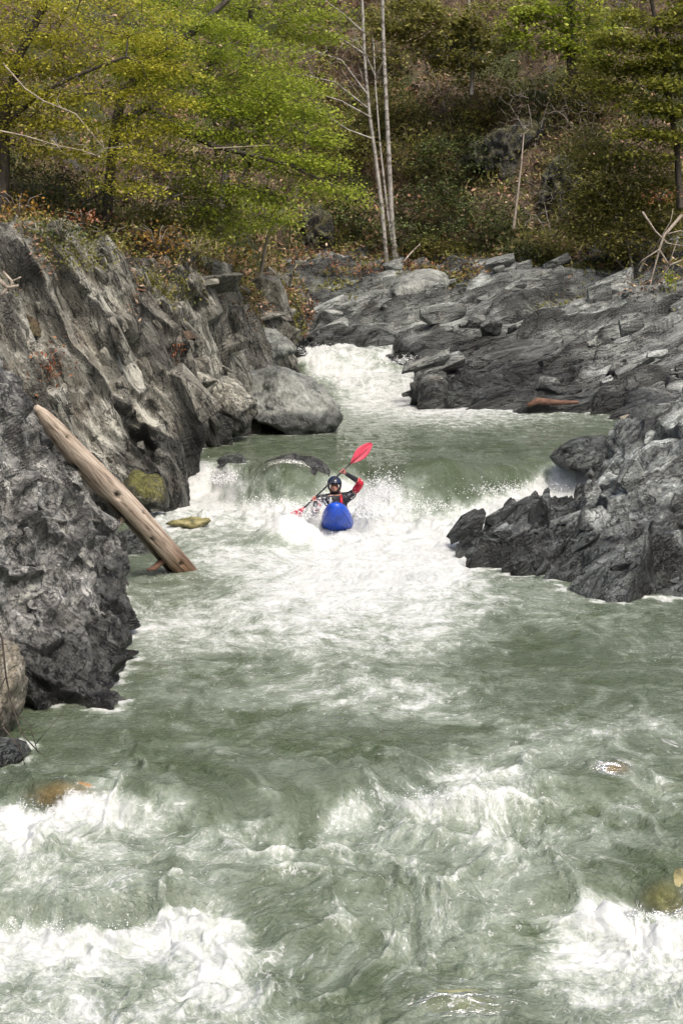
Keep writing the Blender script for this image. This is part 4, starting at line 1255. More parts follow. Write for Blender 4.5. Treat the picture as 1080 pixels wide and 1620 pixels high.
# small clumps of dead fern and rusty leaves
def clump(name, label, cat, c, rx, ry, rz, n, leaf, seed, size=0.07, stems=8):
    rng = np.random.RandomState(seed)
    root = empty(name, c)
    u = rng.normal(size=(n, 3)) * 0.5
    cen = u * np.array([rx, ry, rz])
    lv, lf = leaf_quads(cen, size * rng.uniform(0.6, 1.3, n), rng, 0.3, 0.3)
    mesh_obj('leaves', lv, lf, leaf, root, smooth=False)
    parts = []
    for k in range(stems):
        e = Vector((rng.uniform(-rx, rx) * 0.8, rng.uniform(-ry, ry) * 0.8, rng.uniform(0, rz)))
        parts.append(tube([(0, 0.05, -rz * 0.6), e * 0.5 + Vector((0, 0, rz * 0.15)), e], [0.010, 0.007, 0.004], 4))
    v, f = merge(parts)
    mesh_obj('stems', v, f, BARK_TWIG, root)
    tag(root, label, cat)
    return root
for k, (px, py, d, rx, rz, n, leaf, lab) in enumerate([
        (80, 572, 29.0, 0.42, 0.36, 150, LEAF_RUST, 'rust red dead leaves clinging to the left cliff above the log'),
        (282, 558, 32.4, 0.22, 0.3, 80, LEAF_RUST, 'small rust red tuft in a cleft of the left cliff'),
        (250, 385, 34.0, 0.75, 0.30, 320, LEAF_ORANGE, 'orange fern on the rim of the left cliff'),
        (30, 335, 30.6, 0.6, 0.28, 240, LEAF_ORANGE, 'orange fern at the left edge below the yellow maple'),
        (175, 382, 32.6, 0.7, 0.32, 320, LEAF_OLIVE, 'green tuft overhanging the left cliff rim'),
        (370, 412, 41.0, 0.8, 0.3, 200, LEAF_ORANGE, 'ochre tuft above the gully mouth'),
        (575, 428, 56.6, 0.9, 0.3, 190, LEAF_RUST, 'red brown fern bank left of the alder roots'),
        (660, 420, 56.4, 0.7, 0.3, 150, LEAF_RUST, 'red brown fern bank right of the alder roots'),
        (520, 425, 57.0, 0.7, 0.25, 120, LEAF_RUST, 'red brown fern at the far gully wall'),
        (900, 430, 52.6, 0.8, 0.4, 170, LEAF_OLIVE, 'yellow green tuft on the right slab rim'),
        (755, 425, 55.2, 0.7, 0.3, 120, LEAF_ORANGE, 'ochre tuft at the middle of the slab rim'),
        (95, 368, 31.4, 0.6, 0.28, 260, LEAF_DARK, 'dark green tuft on the cliff rim below the yellow maple'), (310, 402, 36.4, 0.7, 0.3, 260, LEAF_OLIVE, 'olive tuft on the cliff rim beside the orange fern'),
        (130, 350, 32.2, 0.5, 0.2, 160, LEAF_RUST, 'rust brown tuft on the left cliff rim'),
        (1045, 310, 50.6, 0.5, 0.3, 100, LEAF_RUST, 'rusty leaves beside the right edge shrub'),
        (1060, 440, 48.6, 0.25, 0.35, 90, LEAF_GREEN, 'small green plant under the root tangle'),
        (470, 400, 46.5, 0.4, 0.4, 80, LEAF_RUST, 'red brown leaves at the gully mouth beside the sapling')]):
    c0 = surf(g_cliff, px, py, 0.25) if k in (0, 1) else (P(px, py - 6, d - 0.9) if d < 42 else P(px, py, d))
    clump('fern_clump', lab, 'fern', c0, rx, rx * 0.6, rz, n, leaf, 120 + k, 0.075 if d < 45 else 0.10)

ROCK_HILL = rock_material('rock_hill', (0.012, 0.012, 0.011), (0.045, 0.044, 0.04), (0.14, 0.14, 0.125), eul(F_CLIFF), (0.4, 1, 1), 1.0, 0.2, wet=False, rust=0.4, moss=0.5)
for k, (px, py, sz, lab) in enumerate([(790, 235, (1.7, 1.2, 1.5), 'dark overhanging crag in the middle of the far slope'), (880, 290, (1.2, 1.0, 1.2), 'dark broken crag right of the white snag'),
        (500, 350, (0.9, 0.8, 1.1), 'grey crag at the gully mouth left of the alders'), (850, 415, (0.8, 0.6, 0.5), 'dark mossy lump above the right slabs'), (930, 415, (0.8, 0.6, 0.55), 'dark mossy lump under the olive shrub'),
        (560, 385, (0.7, 0.6, 0.5), 'mossy rock behind the alder roots'), (700, 90, (0.9, 0.7, 0.6), 'dark rock beneath the top centre tree')]):
    b = hill_pt(px, py)
    o = boulder('hillside_rock', b + Vector((0, -0.5 if k < 2 else 0.1, -sz[2] * 0.1)), sz, ROCK_MOSS if k in (3, 4, 5) else ROCK_HILL, 330 + k, rot=k * 0.7, planes=9, soft=16, res=90, rough=0.20)
    tag(o, lab, 'rock')

# bleached root tangle at the right edge
parts = []
rr = random.Random(9)
for pts, r in (([(1078, 340), (1050, 372), (1042, 395), (1030, 440), (1024, 470)], 0.05), ([(1042, 395), (1058, 420), (1040, 450)], 0.035), ([(1015, 335), (1035, 365), (1055, 385), (1085, 390)], 0.035),
               ([(1050, 372), (1075, 365), (1100, 372)], 0.03), ([(1058, 420), (1080, 410)], 0.025), ([(1042, 395), (1015, 412), (1005, 425)], 0.025), ([(1050, 440), (1062, 405), (1070, 380)], 0.02), ([(1030, 400), (1060, 350), (1064, 330)], 0.02)):
    path = [P(x, y, 49.0 + rr.uniform(-0.25, 0.25)) for x, y in pts]
    parts.append(tube(path, [r * (1 - 0.6 * i / (len(path) - 1)) for i in range(len(path))], 6, wob=0.15, seed=rr.randrange(99)))
v, f = merge(parts)
tag(mesh_obj('root_tangle', v, f, DEAD_WOOD), 'bleached tangle of dead roots at the right edge above the slabs', 'roots')

# ------------------------------------------------------------------ ground cover nobody could count
def scatter_idx(n, rng, box):
    m = np.where((_hx > box[0]) & (_hx < box[1]) & (_hy > box[2]) & (_hy < box[3]) & (_hdist < 75))[0]
    w = 1.0 / np.maximum(1, _hdist[m] * 0 + 1)
    return m[rng.randint(0, len(m), n)]
def ground_leaves(name, label, n, mat, seed, size, flat, lift, patch_seed, thr, narrow=0.55, tall=0.0):
    rng = np.random.RandomState(seed)
    i = scatter_idx(n * 3, rng, (-120, 1200, -60, 470))
    p = _hp[i] + rng.uniform(-0.25, 0.25, (len(i), 3))
    k = fbm(p * 0.45, 3, patch_seed) > thr
    i, p = i[k][:n], p[k][:n]
    p = p + _hnorm[i] * rng.uniform(0, lift, (len(p), 1))
    s = size * rng.uniform(0.5, 1.4, len(p)) * np.clip(p[:, 1] / 58.0, 0.3, 1.0)
    v, f = leaf_quads(p, s, rng, flat, -tall, narrow)
    o = mesh_obj(name, v, f, mat, smooth=False)
    o['kind'] = 'stuff'
    o['label'] = label
    return o
ground_leaves('leaf_litter', 'brown fallen leaves covering the hillside', 36000, LEAF_LITTER, 201, 0.18, 0.45, 0.22, 401, -0.35)
ground_leaves('undergrowth', 'low green undergrowth on the hillside', 34000, GRASS_GREEN, 202, 0.20, 0.15, 0.35, 402, -0.12, 0.35, 0.5)
ground_leaves('dry_grass', 'dry straw coloured grass on the hillside', 16000, GRASS_DRY, 203, 0.34, 0.1, 0.25, 403, -0.05, 0.12, 1.2)

def rim_leaves(name, label, n, mat, seed, size, thr, frac=0.46, lift=0.28, narrow=0.45, tall=0.2):
    """brush and moss creeping over the rims of the rock banks"""
    rng = np.random.RandomState(seed)
    P_, S_ = [], []
    for g, share, fr in ((g_cliff, 0.6, frac), (g_slab, 0.4, frac * 0.8)):
        nr, nc = g.shape[:2]
        q = g[:int(nr * fr)].reshape(-1, 3)
        rowf = np.repeat(np.linspace(0, 1, int(nr * fr)), nc)
        x, y = project(q)
        i = np.where((x > -60) & (x < 1140))[0]
        i = i[rng.randint(0, len(i), n * 4)]
        keep = fbm(q[i] * 0.8, 4, seed + 3) > thr + 0.75 * rowf[i] ** 1.5
        i = i[keep][:int(n * share)]
        P_.append(q[i] + rng.normal(size=(len(i), 3)) * 0.05 + np.array([0, -0.06, 0]) + rng.uniform(0, lift, (len(i), 1)) * np.array([0.1, -0.35, 0.9]) * (1 - rowf[i])[:, None])
        S_.append(size * rng.uniform(0.5, 1.4, len(i)) * q[i, 1] / 38.0)
    p = np.concatenate(P_)
    v, f = leaf_quads(p, np.concatenate(S_), rng, 0.2, -tall, narrow)
    o = mesh_obj(name, v, f, mat, smooth=False)
    o['kind'] = 'stuff'
    o['label'] = label
rim_leaves('rim_undergrowth', 'olive brush and moss creeping over the rock rims', 20000, LEAF_OLIVE, 501, 0.085, -0.25)
rim_leaves('rim_litter', 'brown dead leaves and bracken along the rock rims', 17000, LEAF_LITTER, 511, 0.10, -0.25)
rim_leaves('rim_moss', 'dark green ivy on the rock rims', 12000, GRASS_GREEN, 521, 0.10, -0.15)
# ------------------------------------------------------------------ the driftwood log
def log_material():
    g = N('driftwood')
    p = g.pos()
    ax = (P(53, 655, 22.3) - W(292, 908, -0.1)).normalized()
    fm = frame(tuple(ax), (0, 1, 0))
    st = g.strata(p, eul(fm), (0.07, 1, 1))
    n = g.noise(st, 16, 5, 0.7, 0.3)
    col = g.ramp(n, [(0.36, (0.10, 0.07, 0.05)), (0.46, (0.34, 0.27, 0.205)), (0.60, (0.52, 0.44, 0.36))])
    big = g.noise(g.strata(p, eul(fm), (0.3, 1, 1)), 2.2, 4, 0.6)
    col = g.mix(g.math('MULTIPLY', g.maprange(big, 0.50, 0.66), 0.6), col, (0.20, 0.15, 0.115))
    rot = g.attr('rot')  # knots and decay, plus shade painted along the underside groove
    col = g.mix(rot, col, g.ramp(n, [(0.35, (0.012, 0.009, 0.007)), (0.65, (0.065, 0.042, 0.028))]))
    wet = g.attr('wet')
    col = g.mix(wet, col, g.mix(1.0, col, (0.42, 0.30, 0.22), 'MULTIPLY'))
    g.l(col, g.b.inputs['Base Color'])
    g.l(g.maprange(wet, 0, 1, 0.8, 0.35), g.b.inputs['Roughness'])
    g.l(g.bump(n, 0.9, 0.04), g.b.inputs['Normal'])
    return g.m
DRIFT = log_material()
REDWOOD = bark('red_wood', (0.05, 0.026, 0.018), (0.16, 0.085, 0.055), 9, (0.4, 1, 1))

log_root = empty('driftwood_log', W(292, 908, -0.1))
lo = W(300, 916, -0.18); hi = P(50, 650, 22.3)
ax = (hi - lo).normalized()
sidev = ax.cross(Vector((0, -1, 0.25))).normalized()      # towards the upper right of the picture
front = sidev.cross(ax).normalized()
if front.y > 0: front = -front
if sidev.x < 0: sidev = -sidev
NS, NRG = 40, 110
L = (hi - lo).length
tt = np.linspace(0, 1, NRG); th = np.linspace(0, 2 * np.pi, NS, endpoint=False)
T, TH = np.meshgrid(tt, th, indexing='ij')
rad = np.interp(T, [0, 0.05, 0.5, 0.75, 0.88, 0.96, 1.0], [0.265, 0.268, 0.255, 0.225, 0.190, 0.135, 0.060])
cx = np.cos(TH); sx = np.sin(TH)
nz = fbm(np.stack([cx * 2.2, sx * 2.2, T * 3.0], 2).reshape(-1, 3), 4, 500).reshape(T.shape)
rad = rad * 0.74 * (1 + 0.07 * nz)
ang = (TH - math.radians(158) + np.pi) % (2 * np.pi) - np.pi      # rotten groove on the lower left, its dark colour also carrying underside shade
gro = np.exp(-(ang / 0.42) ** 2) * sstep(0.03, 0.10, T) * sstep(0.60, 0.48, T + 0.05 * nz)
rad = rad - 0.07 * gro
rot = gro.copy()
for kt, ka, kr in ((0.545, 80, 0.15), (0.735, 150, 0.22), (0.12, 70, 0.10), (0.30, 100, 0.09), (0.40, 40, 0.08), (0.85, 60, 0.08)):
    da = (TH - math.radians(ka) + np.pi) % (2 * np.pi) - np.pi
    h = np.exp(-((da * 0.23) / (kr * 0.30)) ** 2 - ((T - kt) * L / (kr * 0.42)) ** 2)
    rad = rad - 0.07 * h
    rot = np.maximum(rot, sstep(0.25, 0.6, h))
ctr = np.array(lo)[None, None] + T[..., None] * (np.array(hi) - np.array(lo)) + np.array(sidev)[None, None] * (0.05 * np.sin(T * 3.1) * 1.0 - 0.0)[..., None]
shift = np.interp(T, [0, 0.75, 1.0], [0, 0, 0.08])
ctr = ctr + np.array(sidev)[None, None] * shift[..., None]
V = ctr + (np.array(sidev) * cx[..., None] + np.array(front) * sx[..., None]) * rad[..., None]
fs = []
for i in range(NRG - 1):
    for k in range(NS):
        k2 = (k + 1) % NS
        fs.append((i * NS + k, i * NS + k2, (i + 1) * NS + k2, (i + 1) * NS + k))
lv = np.concatenate([V.reshape(-1, 3), [np.array(lo)], [V[-1].mean(0)]]) - np.array(log_root.location)
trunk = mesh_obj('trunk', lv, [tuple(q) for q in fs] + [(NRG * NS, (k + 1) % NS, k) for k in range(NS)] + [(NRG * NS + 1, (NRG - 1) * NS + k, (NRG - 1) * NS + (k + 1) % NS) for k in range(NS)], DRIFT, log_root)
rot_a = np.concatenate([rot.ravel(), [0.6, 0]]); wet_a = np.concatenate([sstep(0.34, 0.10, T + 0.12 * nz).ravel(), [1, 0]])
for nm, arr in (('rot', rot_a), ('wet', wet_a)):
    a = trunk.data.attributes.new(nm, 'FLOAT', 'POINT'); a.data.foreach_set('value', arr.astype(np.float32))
def stub(t, a, length, r, mat, lean=0.3):
    c = lo + (hi - lo) * t + sidev * 0.05 * math.sin(t * 3.1)
    out = sidev * math.cos(math.radians(a)) + front * math.sin(math.radians(a))
    p0 = c + out * 0.15
    p1 = c + out * (0.24 + length * 0.5) - ax * lean * length * 0.4
    p2 = c + out * (0.24 + length) - ax * lean * length
    v, f = tube([p0, p1, p2], [r, r * 0.85, r * 0.45], 8, wob=0.12, seed=int(t * 100))
    mesh_obj('branch_stub', np.array([tuple(q) for q in v]) - np.array(log_root.location), f, mat, log_root)
stub(0.17, 150, 0.20, 0.050, REDWOOD, -0.9)
stub(0.43, 165, 0.07, 0.055, DRIFT, 0.1)
stub(0.70, 165, 0.04, 0.07, DRIFT, 0.2)
tag(log_root, 'bleached driftwood log leaning from the left rock into the water', 'log')

v, f = tube([P(128, 815, 24.6), P(142, 824, 24.5), P(158, 830, 24.4)], [0.035, 0.045, 0.02], 7, wob=0.2, seed=3)
tag(mesh_obj('wood_scrap', v, f, REDWOOD), 'short orange wood scrap wedged under the log', 'wood')
v, f = tube([surf(g_slab, x_, y_, 0.22) for x_, y_ in ((828, 636), (855, 632), (885, 633), (918, 630))], [0.05, 0.09, 0.085, 0.05], 8, wob=0.18, seed=5)
tag(mesh_obj('beached_log', v, f, REDWOOD), 'small reddish log lying at the foot of the right bank slabs', 'log')

# twigs hanging in front of the tan boulder
parts = []
for pts, r in (([(-20, 960), (4, 1010), (10, 1070), (18, 1110), (34, 1160), (62, 1190)], 0.012), ([(34, 1160), (48, 1148), (60, 1190)], 0.008), ([(56, 1178), (75, 1155), (104, 1122)], 0.005),
               ([(10, 1070), (-5, 1100), (-12, 1130)], 0.007), ([(18, 1110), (30, 1130), (52, 1150)], 0.006), ([(62, 1190), (74, 1198)], 0.005), ([(5, 1150), (30, 1180), (40, 1210)], 0.007)):
    path = [P(x, y, 15.0) for x, y in pts]
    parts.append(tube(path, [r * (1 - 0.5 * i / (len(path) - 1)) for i in range(len(path))], 6))
v, f = merge(parts)
tag(mesh_obj('bare_twig', v, f, BARK_DARK), 'thin dark twigs hanging at the left edge in front of the tan boulder', 'twig')
parts = []
for pts, r in (([(-5, 440), (12, 455), (30, 452)], 0.05), ([(5, 430), (20, 445), (14, 462)], 0.03), ([(12, 455), (2, 470)], 0.03), ([(20, 445), (34, 438)], 0.02)):
    path = [P(x, y, 28.4) for x, y in pts]
    parts.append(tube(path, [r * (1 - 0.5 * i / (len(path) - 1)) for i in range(len(path))], 6, wob=0.2, seed=len(parts)))
v, f = merge(parts)
tag(mesh_obj('root_snag', v, f, DEAD_WOOD), 'gnarled grey root sticking out of the left cliff at the edge', 'roots')

# ------------------------------------------------------------------ kayak
def plain(name, col, rough=0.5, var=0.15, scale=8.0, bump=0.0):
    g = N(name)
    p = g.n('TexCoord').outputs['Object']
    n = g.noise(p, scale, 4, 0.65)
    lo_c = tuple(c * (1 - var * 2) for c in col); hi_c = tuple(min(1, c * (1 + var)) for c in col)
    g.l(g.ramp(n, [(0.3, lo_c), (0.7, hi_c)]), g.b.inputs['Base Color'])
    g.b.inputs['Roughness'].default_value = rough
    if bump:
        g.l(g.bump(n, bump, 0.01), g.b.inputs['Normal'])
    return g.m
BLUE = plain('kayak_blue', (0.012, 0.075, 0.50), 0.3, 0.2)
SKIN = plain('skin', (0.50, 0.25, 0.17), 0.5, 0.1)
HAND = plain('cold_hand', (0.60, 0.22, 0.18), 0.5, 0.1)
BLACK = plain('black_fabric', (0.014, 0.015, 0.020), 0.6, 0.2, 14, 0.4)
RED = plain('red_fabric', (0.50, 0.012, 0.030), 0.5, 0.2, 14, 0.4)
NAVY = plain('helmet_navy', (0.012, 0.022, 0.050), 0.25, 0.2)
GREYF = plain('grey_fabric', (0.42, 0.43, 0.42), 0.6, 0.2)
BLADE = plain('paddle_red', (0.52, 0.045, 0.085), 0.35, 0.15)
SHAFT = plain('paddle_shaft', (0.012, 0.012, 0.013), 0.4, 0.1)
BEARD = plain('beard', (0.06, 0.035, 0.025), 0.8, 0.2)
EYE = plain('eye', (0.02, 0.015, 0.012), 0.2, 0.1)

bow = P(531, 800, 27.55)
stern_dir = (Vector((bow.x + 0.04, 28.75, 0.14)) - bow).normalized()
kayak = empty('kayak', bow + stern_dir * 1.25 - Vector((0, 0, 0.15)))
kx = stern_dir.cross(Vector((0, 0, 1))).normalized()
kz = kx.cross(stern_dir).normalized()
if kz.z < 0: kz = -kz
def kay(s, a, wmul=1.0):
    """hull surface point: s 0 bow .. 1 stern, a angle round the section"""
    w = 0.285 * (max(0.0, 1 - abs(2 * s - 1) ** 3.0)) ** 0.47 * wmul
    hgt = (0.225 - 0.03 * s) * (max(0.0, 1 - abs(2 * s - 1) ** 3.4)) ** 0.47 * wmul
    ca, sa = math.cos(a), math.sin(a)
    e = 0.92
    x = math.copysign(abs(ca) ** e, ca) * w
    z = math.copysign(abs(sa) ** e, sa) * hgt
    if sa < 0:
        z *= 1.05
        x *= 1 - 0.05 * (1 + math.cos(6 * a))            # chines along the bottom
    rocker = 0.16 * abs(2 * s - 1) ** 2.2
    return bow + stern_dir * (0.02 + 2.5 * s) + kx * x + kz * (z + rocker - 0.16)
NSX, NA = 44, 36
svals = [0.5 - 0.5 * math.cos(math.pi * i / (NSX - 1)) for i in range(NSX)]
svals = [min(max(q, 0.0004), 0.9996) for q in svals]
hv = [kay(s, 2 * math.pi * k / NA) for s in svals for k in range(NA)]
hf = []
for i in range(NSX - 1):
    for k in range(NA):
        k2 = (k + 1) % NA
        hf.append((i * NA + k, (i + 1) * NA + k, (i + 1) * NA + k2, i * NA + k2))
hf.append(tuple(range(NA))); hf.append(tuple((NSX - 1) * NA + k for k in range(NA))[::-1])
def rel(vs, root):
    return np.array([tuple(q) for q in vs]) - np.array(root.location)
mesh_obj('hull', rel(hv, kayak), hf, BLUE, kayak)
# moulded ridges on the bow, cockpit rim, grab loop
for k, a in enumerate((-155, -120, -90, -60, -25)):
    path = [kay(s, math.radians(a), 1.012) for s in np.linspace(0.012, 0.30, 14)]
    v, f = tube(path, [0.010] * 14, 6)
    mesh_obj('hull_ridge', rel(v, kayak), f, BLUE, kayak)
rim = []
for k in range(29):
    a = 2 * math.pi * k / 28
    rim.append(bow + stern_dir * (1.27 + 0.42 * math.cos(a)) + kx * 0.22 * math.sin(a) + kz * 0.065)
v, f = tube(rim, [0.018] * 29, 6, cap=False)
mesh_obj('cockpit_rim', rel(v, kayak), f, BLACK, kayak)
v, f = tube([kay(0.02, math.radians(60)), kay(0.03, math.radians(90)) + kz * 0.05, kay(0.02, math.radians(120))], [0.010] * 3, 6)
mesh_obj('grab_loop', rel(v, kayak), f, BLACK, kayak)
tag(kayak, 'blue whitewater kayak with its blunt bow bursting out of the foam', 'kayak')

# ------------------------------------------------------------------ paddle
h_top = P(541, 746, 28.15); h_low = P(497, 788, 28.0)
pd = (h_top - h_low).normalized()
paddle = empty('paddle', h_low)
s0 = h_low - pd * 0.28; s1 = h_top + pd * 0.24
v, f = tube([s0, h_low, h_low.lerp(h_top, 0.5), h_top, s1], [0.016] * 5, 10)
mesh_obj('shaft', rel(v, paddle), f, SHAFT, paddle)
def blade(root_p, dirv, facing, name):
    side = dirv.cross(facing).normalized()
    nrm = side.cross(dirv).normalized()
    n, m = 20, 9
    vs = []
    for lay in (0.006, -0.006):
        for i in range(n):
            t = i / (n - 1)
            wdt = 0.112 * (math.sin(math.pi * min(1, 0.10 + 0.90 * t ** 0.80)) ** 0.55 if t < 1 else 0.0) * (0.42 + 0.58 * min(1, t * 2.2))
            for j in range(m):
                u = j / (m - 1) * 2 - 1
                c = root_p + dirv * (0.50 * t) + side * (wdt * u) - nrm * (0.035 * math.sin(t * math.pi * 0.5) + 0.012 * (1 - u * u))
                vs.append(c + nrm * lay)
    fs = []
    for i in range(n - 1):
        for j in range(m - 1):
            a = i * m + j
            fs.append((a, a + 1, a + m + 1, a + m))
            b = n * m + a
            fs.append((b, b + m, b + m + 1, b + 1))
        for j in (0, m - 1):
            a = i * m + j; b = n * m + a
            fs.append((a, a + m, b + m, b) if j == 0 else (a, b, b + m, a + m))
    o = mesh_obj(name, rel(vs, paddle), fs, BLADE, paddle)
    sp, sf = tube([root_p - dirv * 0.04, root_p + dirv * 0.30, root_p + dirv * 0.46], [0.017, 0.012, 0.004], 6)
    mesh_obj('spine', rel([Vector(q) + nrm * 0.008 for q in sp], paddle), sf, BLADE, o)
    o.matrix_parent_inverse = Matrix()
blade(s1, pd, Vector((0.25, -1, 0.25)).normalized(), 'blade')
blade(s0, -pd, Vector((0.6, -0.6, 0.6)).normalized(), 'blade')
tag(paddle, 'red bladed paddle with black shaft raised by the kayaker', 'paddle')

# ------------------------------------------------------------------ the kayaker
def skin_mesh(name, joints, edges, mat, parent, root=0, sub=2):
    me = bpy.data.meshes.new(name)
    o0 = Vector(parent.location) if parent else Vector()
    me.from_pydata([tuple(j[0] - o0) for j in joints], edges, [])
    o = bpy.data.objects.new(name, me)
    scene.collection.objects.link(o)
    m = o.modifiers.new('skin', 'SKIN'); m.use_smooth_shade = True
    s = o.modifiers.new('sub', 'SUBSURF'); s.levels = sub; s.render_levels = sub
    sv = me.skin_vertices[0].data
    for i, j in enumerate(joints):
        r = j[1]
        sv[i].radius = r if isinstance(r, tuple) else (r, r)
        sv[i].use_root = (i == root)
    dg = bpy.context.evaluated_depsgraph_get()
    nm = bpy.data.meshes.new_from_object(o.evaluated_get(dg))
    o.modifiers.clear()
    o.data = nm
    nm.name = name
    nm.materials.clear(); nm.materials.append(mat)
    nm.polygons.foreach_set('use_smooth', np.ones(len(nm.polygons), dtype=bool))
    o.parent = parent
    return o

seat = bow + stern_dir * 1.36 + Vector((0, 0, 0.02))
person = empty('person', seat)
pelvis = seat + Vector((0, 0, 0.06))
waist = pelvis + Vector((0.01, -0.06, 0.17))
chest = Vector((-0.10, 28.58, 0.50))
neck = Vector((-0.115, 28.56, 0.635))
head = P(529, 769, 28.52)
l_sh = P(556, 784, 28.60); l_el = P(571, 764, 28.50); l_ha = h_top
r_sh = P(505, 789, 28.48); r_el = P(499, 806, 28.35); r_ha = h_low
kneeL = seat + Vector((0.15, -0.42, 0.06)); kneeR = seat + Vector((-0.15, -0.42, 0.06))
footL = seat + Vector((0.09, -0.72, 0.06)); footR = seat + Vector((-0.09, -0.72, 0.06))
lw = l_ha + Vector((0.055, 0.05, -0.035)); rw = r_ha + Vector((0.02, 0.08, -0.05))
J = [(pelvis, (0.17, 0.12)), (waist, (0.15, 0.11)), (chest, (0.165, 0.115)), (neck, 0.06), (head + Vector((0, 0.0, -0.045)), (0.072, 0.085)), (head + Vector((0, 0.005, 0.055)), (0.076, 0.092)),
     (l_sh, 0.07), (l_el, 0.047), (lw, 0.030), (r_sh, 0.07), (r_el, 0.047), (rw, 0.030), (kneeL, 0.07), (footL, 0.045), (kneeR, 0.07), (footR, 0.045)]
E = [(0, 1), (1, 2), (2, 3), (3, 4), (4, 5), (2, 6), (6, 7), (7, 8), (2, 9), (9, 10), (10, 11), (0, 12), (12, 13), (0, 14), (14, 15)]
skin_mesh('body', J, E, SKIN, person)
# jacket, sleeves and life vest
skin_mesh('jacket', [(waist, (0.165, 0.125)), (chest, (0.185, 0.135)), (neck + Vector((0, 0, -0.03)), 0.075), (l_sh, 0.088), (l_sh.lerp(l_el, 0.4), 0.078), (r_sh, 0.088), (r_sh.lerp(r_el, 0.4), 0.078)],
          [(0, 1), (1, 2), (1, 3), (3, 4), (1, 5), (5, 6)], BLACK, person)
for a, b, c in ((l_sh, l_el, lw), (r_sh, r_el, rw)):
    skin_mesh('sleeve', [(a.lerp(b, 0.25), 0.080), (b, 0.072), (b.lerp(c, 0.30), 0.060)], [(0, 1), (1, 2)], RED, person)
    skin_mesh('cuff', [(b.lerp(c, 0.26), 0.055), (b.lerp(c, 0.7), 0.044), (c, 0.037)], [(0, 1), (1, 2)], BLACK, person)
vest_c = chest + Vector((0.0, -0.03, -0.02))
skin_mesh('life_vest', [(vest_c + Vector((0, 0, -0.16)), (0.20, 0.155)), (vest_c, (0.20, 0.155)), (vest_c + Vector((0, 0.0, 0.07)), (0.165, 0.125))], [(0, 1), (1, 2)], BLACK, person)
for sx_ in (-1, 1):
    v, f = tube([vest_c + Vector((sx_ * 0.10, -0.135, -0.06)), vest_c + Vector((sx_ * 0.095, -0.13, 0.05)), vest_c + Vector((sx_ * 0.09, -0.07, 0.13))], [0.026, 0.028, 0.022], 8)
    mesh_obj('vest_panel', rel(v, person), f, GREYF if sx_ < 0 else RED, person)
v, f = tube([vest_c + Vector((-0.16, -0.09, -0.07)), vest_c + Vector((-0.06, -0.155, -0.075)), vest_c + Vector((0.06, -0.155, -0.075)), vest_c + Vector((0.16, -0.09, -0.07))], [0.022] * 4, 8)
mesh_obj('vest_strap', rel(v, person), f, GREYF, person)
# spray deck over the cockpit
sk = [[bow + stern_dir * (1.27 + 0.45 * q * math.cos(a)) + kx * 0.245 * q * math.sin(a) + kz * (0.075 + 0.16 * (1 - q) ** 1.2) for a in np.linspace(0, 2 * math.pi, 25)[:-1]] for q in (1.0, 0.8, 0.6, 0.45)]
v = [p for ring in sk for p in ring]
f = [(i * 24 + k, i * 24 + (k + 1) % 24, (i + 1) * 24 + (k + 1) % 24, (i + 1) * 24 + k) for i in range(3) for k in range(24)]
mesh_obj('spray_deck', rel(v, person), f, BLACK, person)
# helmet
hc = head + Vector((0, 0.012, 0.045))
hv, hf = [], []
for i in range(13):
    la = math.pi * 0.60 * i / 12
    for k in range(28):
        a = 2 * math.pi * k / 28
        front_cut = max(0.0, -math.sin(a))                    # face opening towards the camera
        la2 = la * (1 - 0.27 * front_cut ** 1.5)
        hv.append(hc + Vector((0.118 * math.sin(la2) * math.cos(a), 0.138 * math.sin(la2) * math.sin(a), 0.122 * math.cos(la2))))
for i in range(12):
    for k in range(28):
        k2 = (k + 1) % 28
        hf.append((i * 28 + k, (i + 1) * 28 + k, (i + 1) * 28 + k2, i * 28 + k2))
hel = mesh_obj('helmet', rel(hv, person), hf, NAVY, person)
hm = hel.modifiers.new('shell', 'SOLIDIFY'); hm.thickness = 0.012; hm.offset = 1
brim = [hc + Vector((0.116 * math.cos(a), -0.135 * math.sin(a) - 0.014, 0.020 + 0.012 * math.sin(a))) for a in np.linspace(0.25, math.pi - 0.25, 11)]
v, f = tube(brim, [0.006] + [0.013] * 9 + [0.006], 6)
mesh_obj('brim', rel(v, person), f, NAVY, person)
for sx_ in (-1, 1):
    v, f = tube([hc + Vector((sx_ * 0.108, 0.0, -0.02)), hc + Vector((sx_ * 0.098, -0.02, -0.09)), hc + Vector((sx_ * 0.03, -0.055, -0.170))], [0.022, 0.018, 0.009], 6)
    mesh_obj('chin_strap', rel(v, person), f, BLACK, person)
    v, f = tube([hc + Vector((sx_ * 0.045, -0.078, 0.078)), hc + Vector((sx_ * 0.05, -0.03, 0.112))], [0.010, 0.008], 6)
    mesh_obj('helmet_vent', rel(v, person), f, GREYF if sx_ > 0 else BLACK, person)
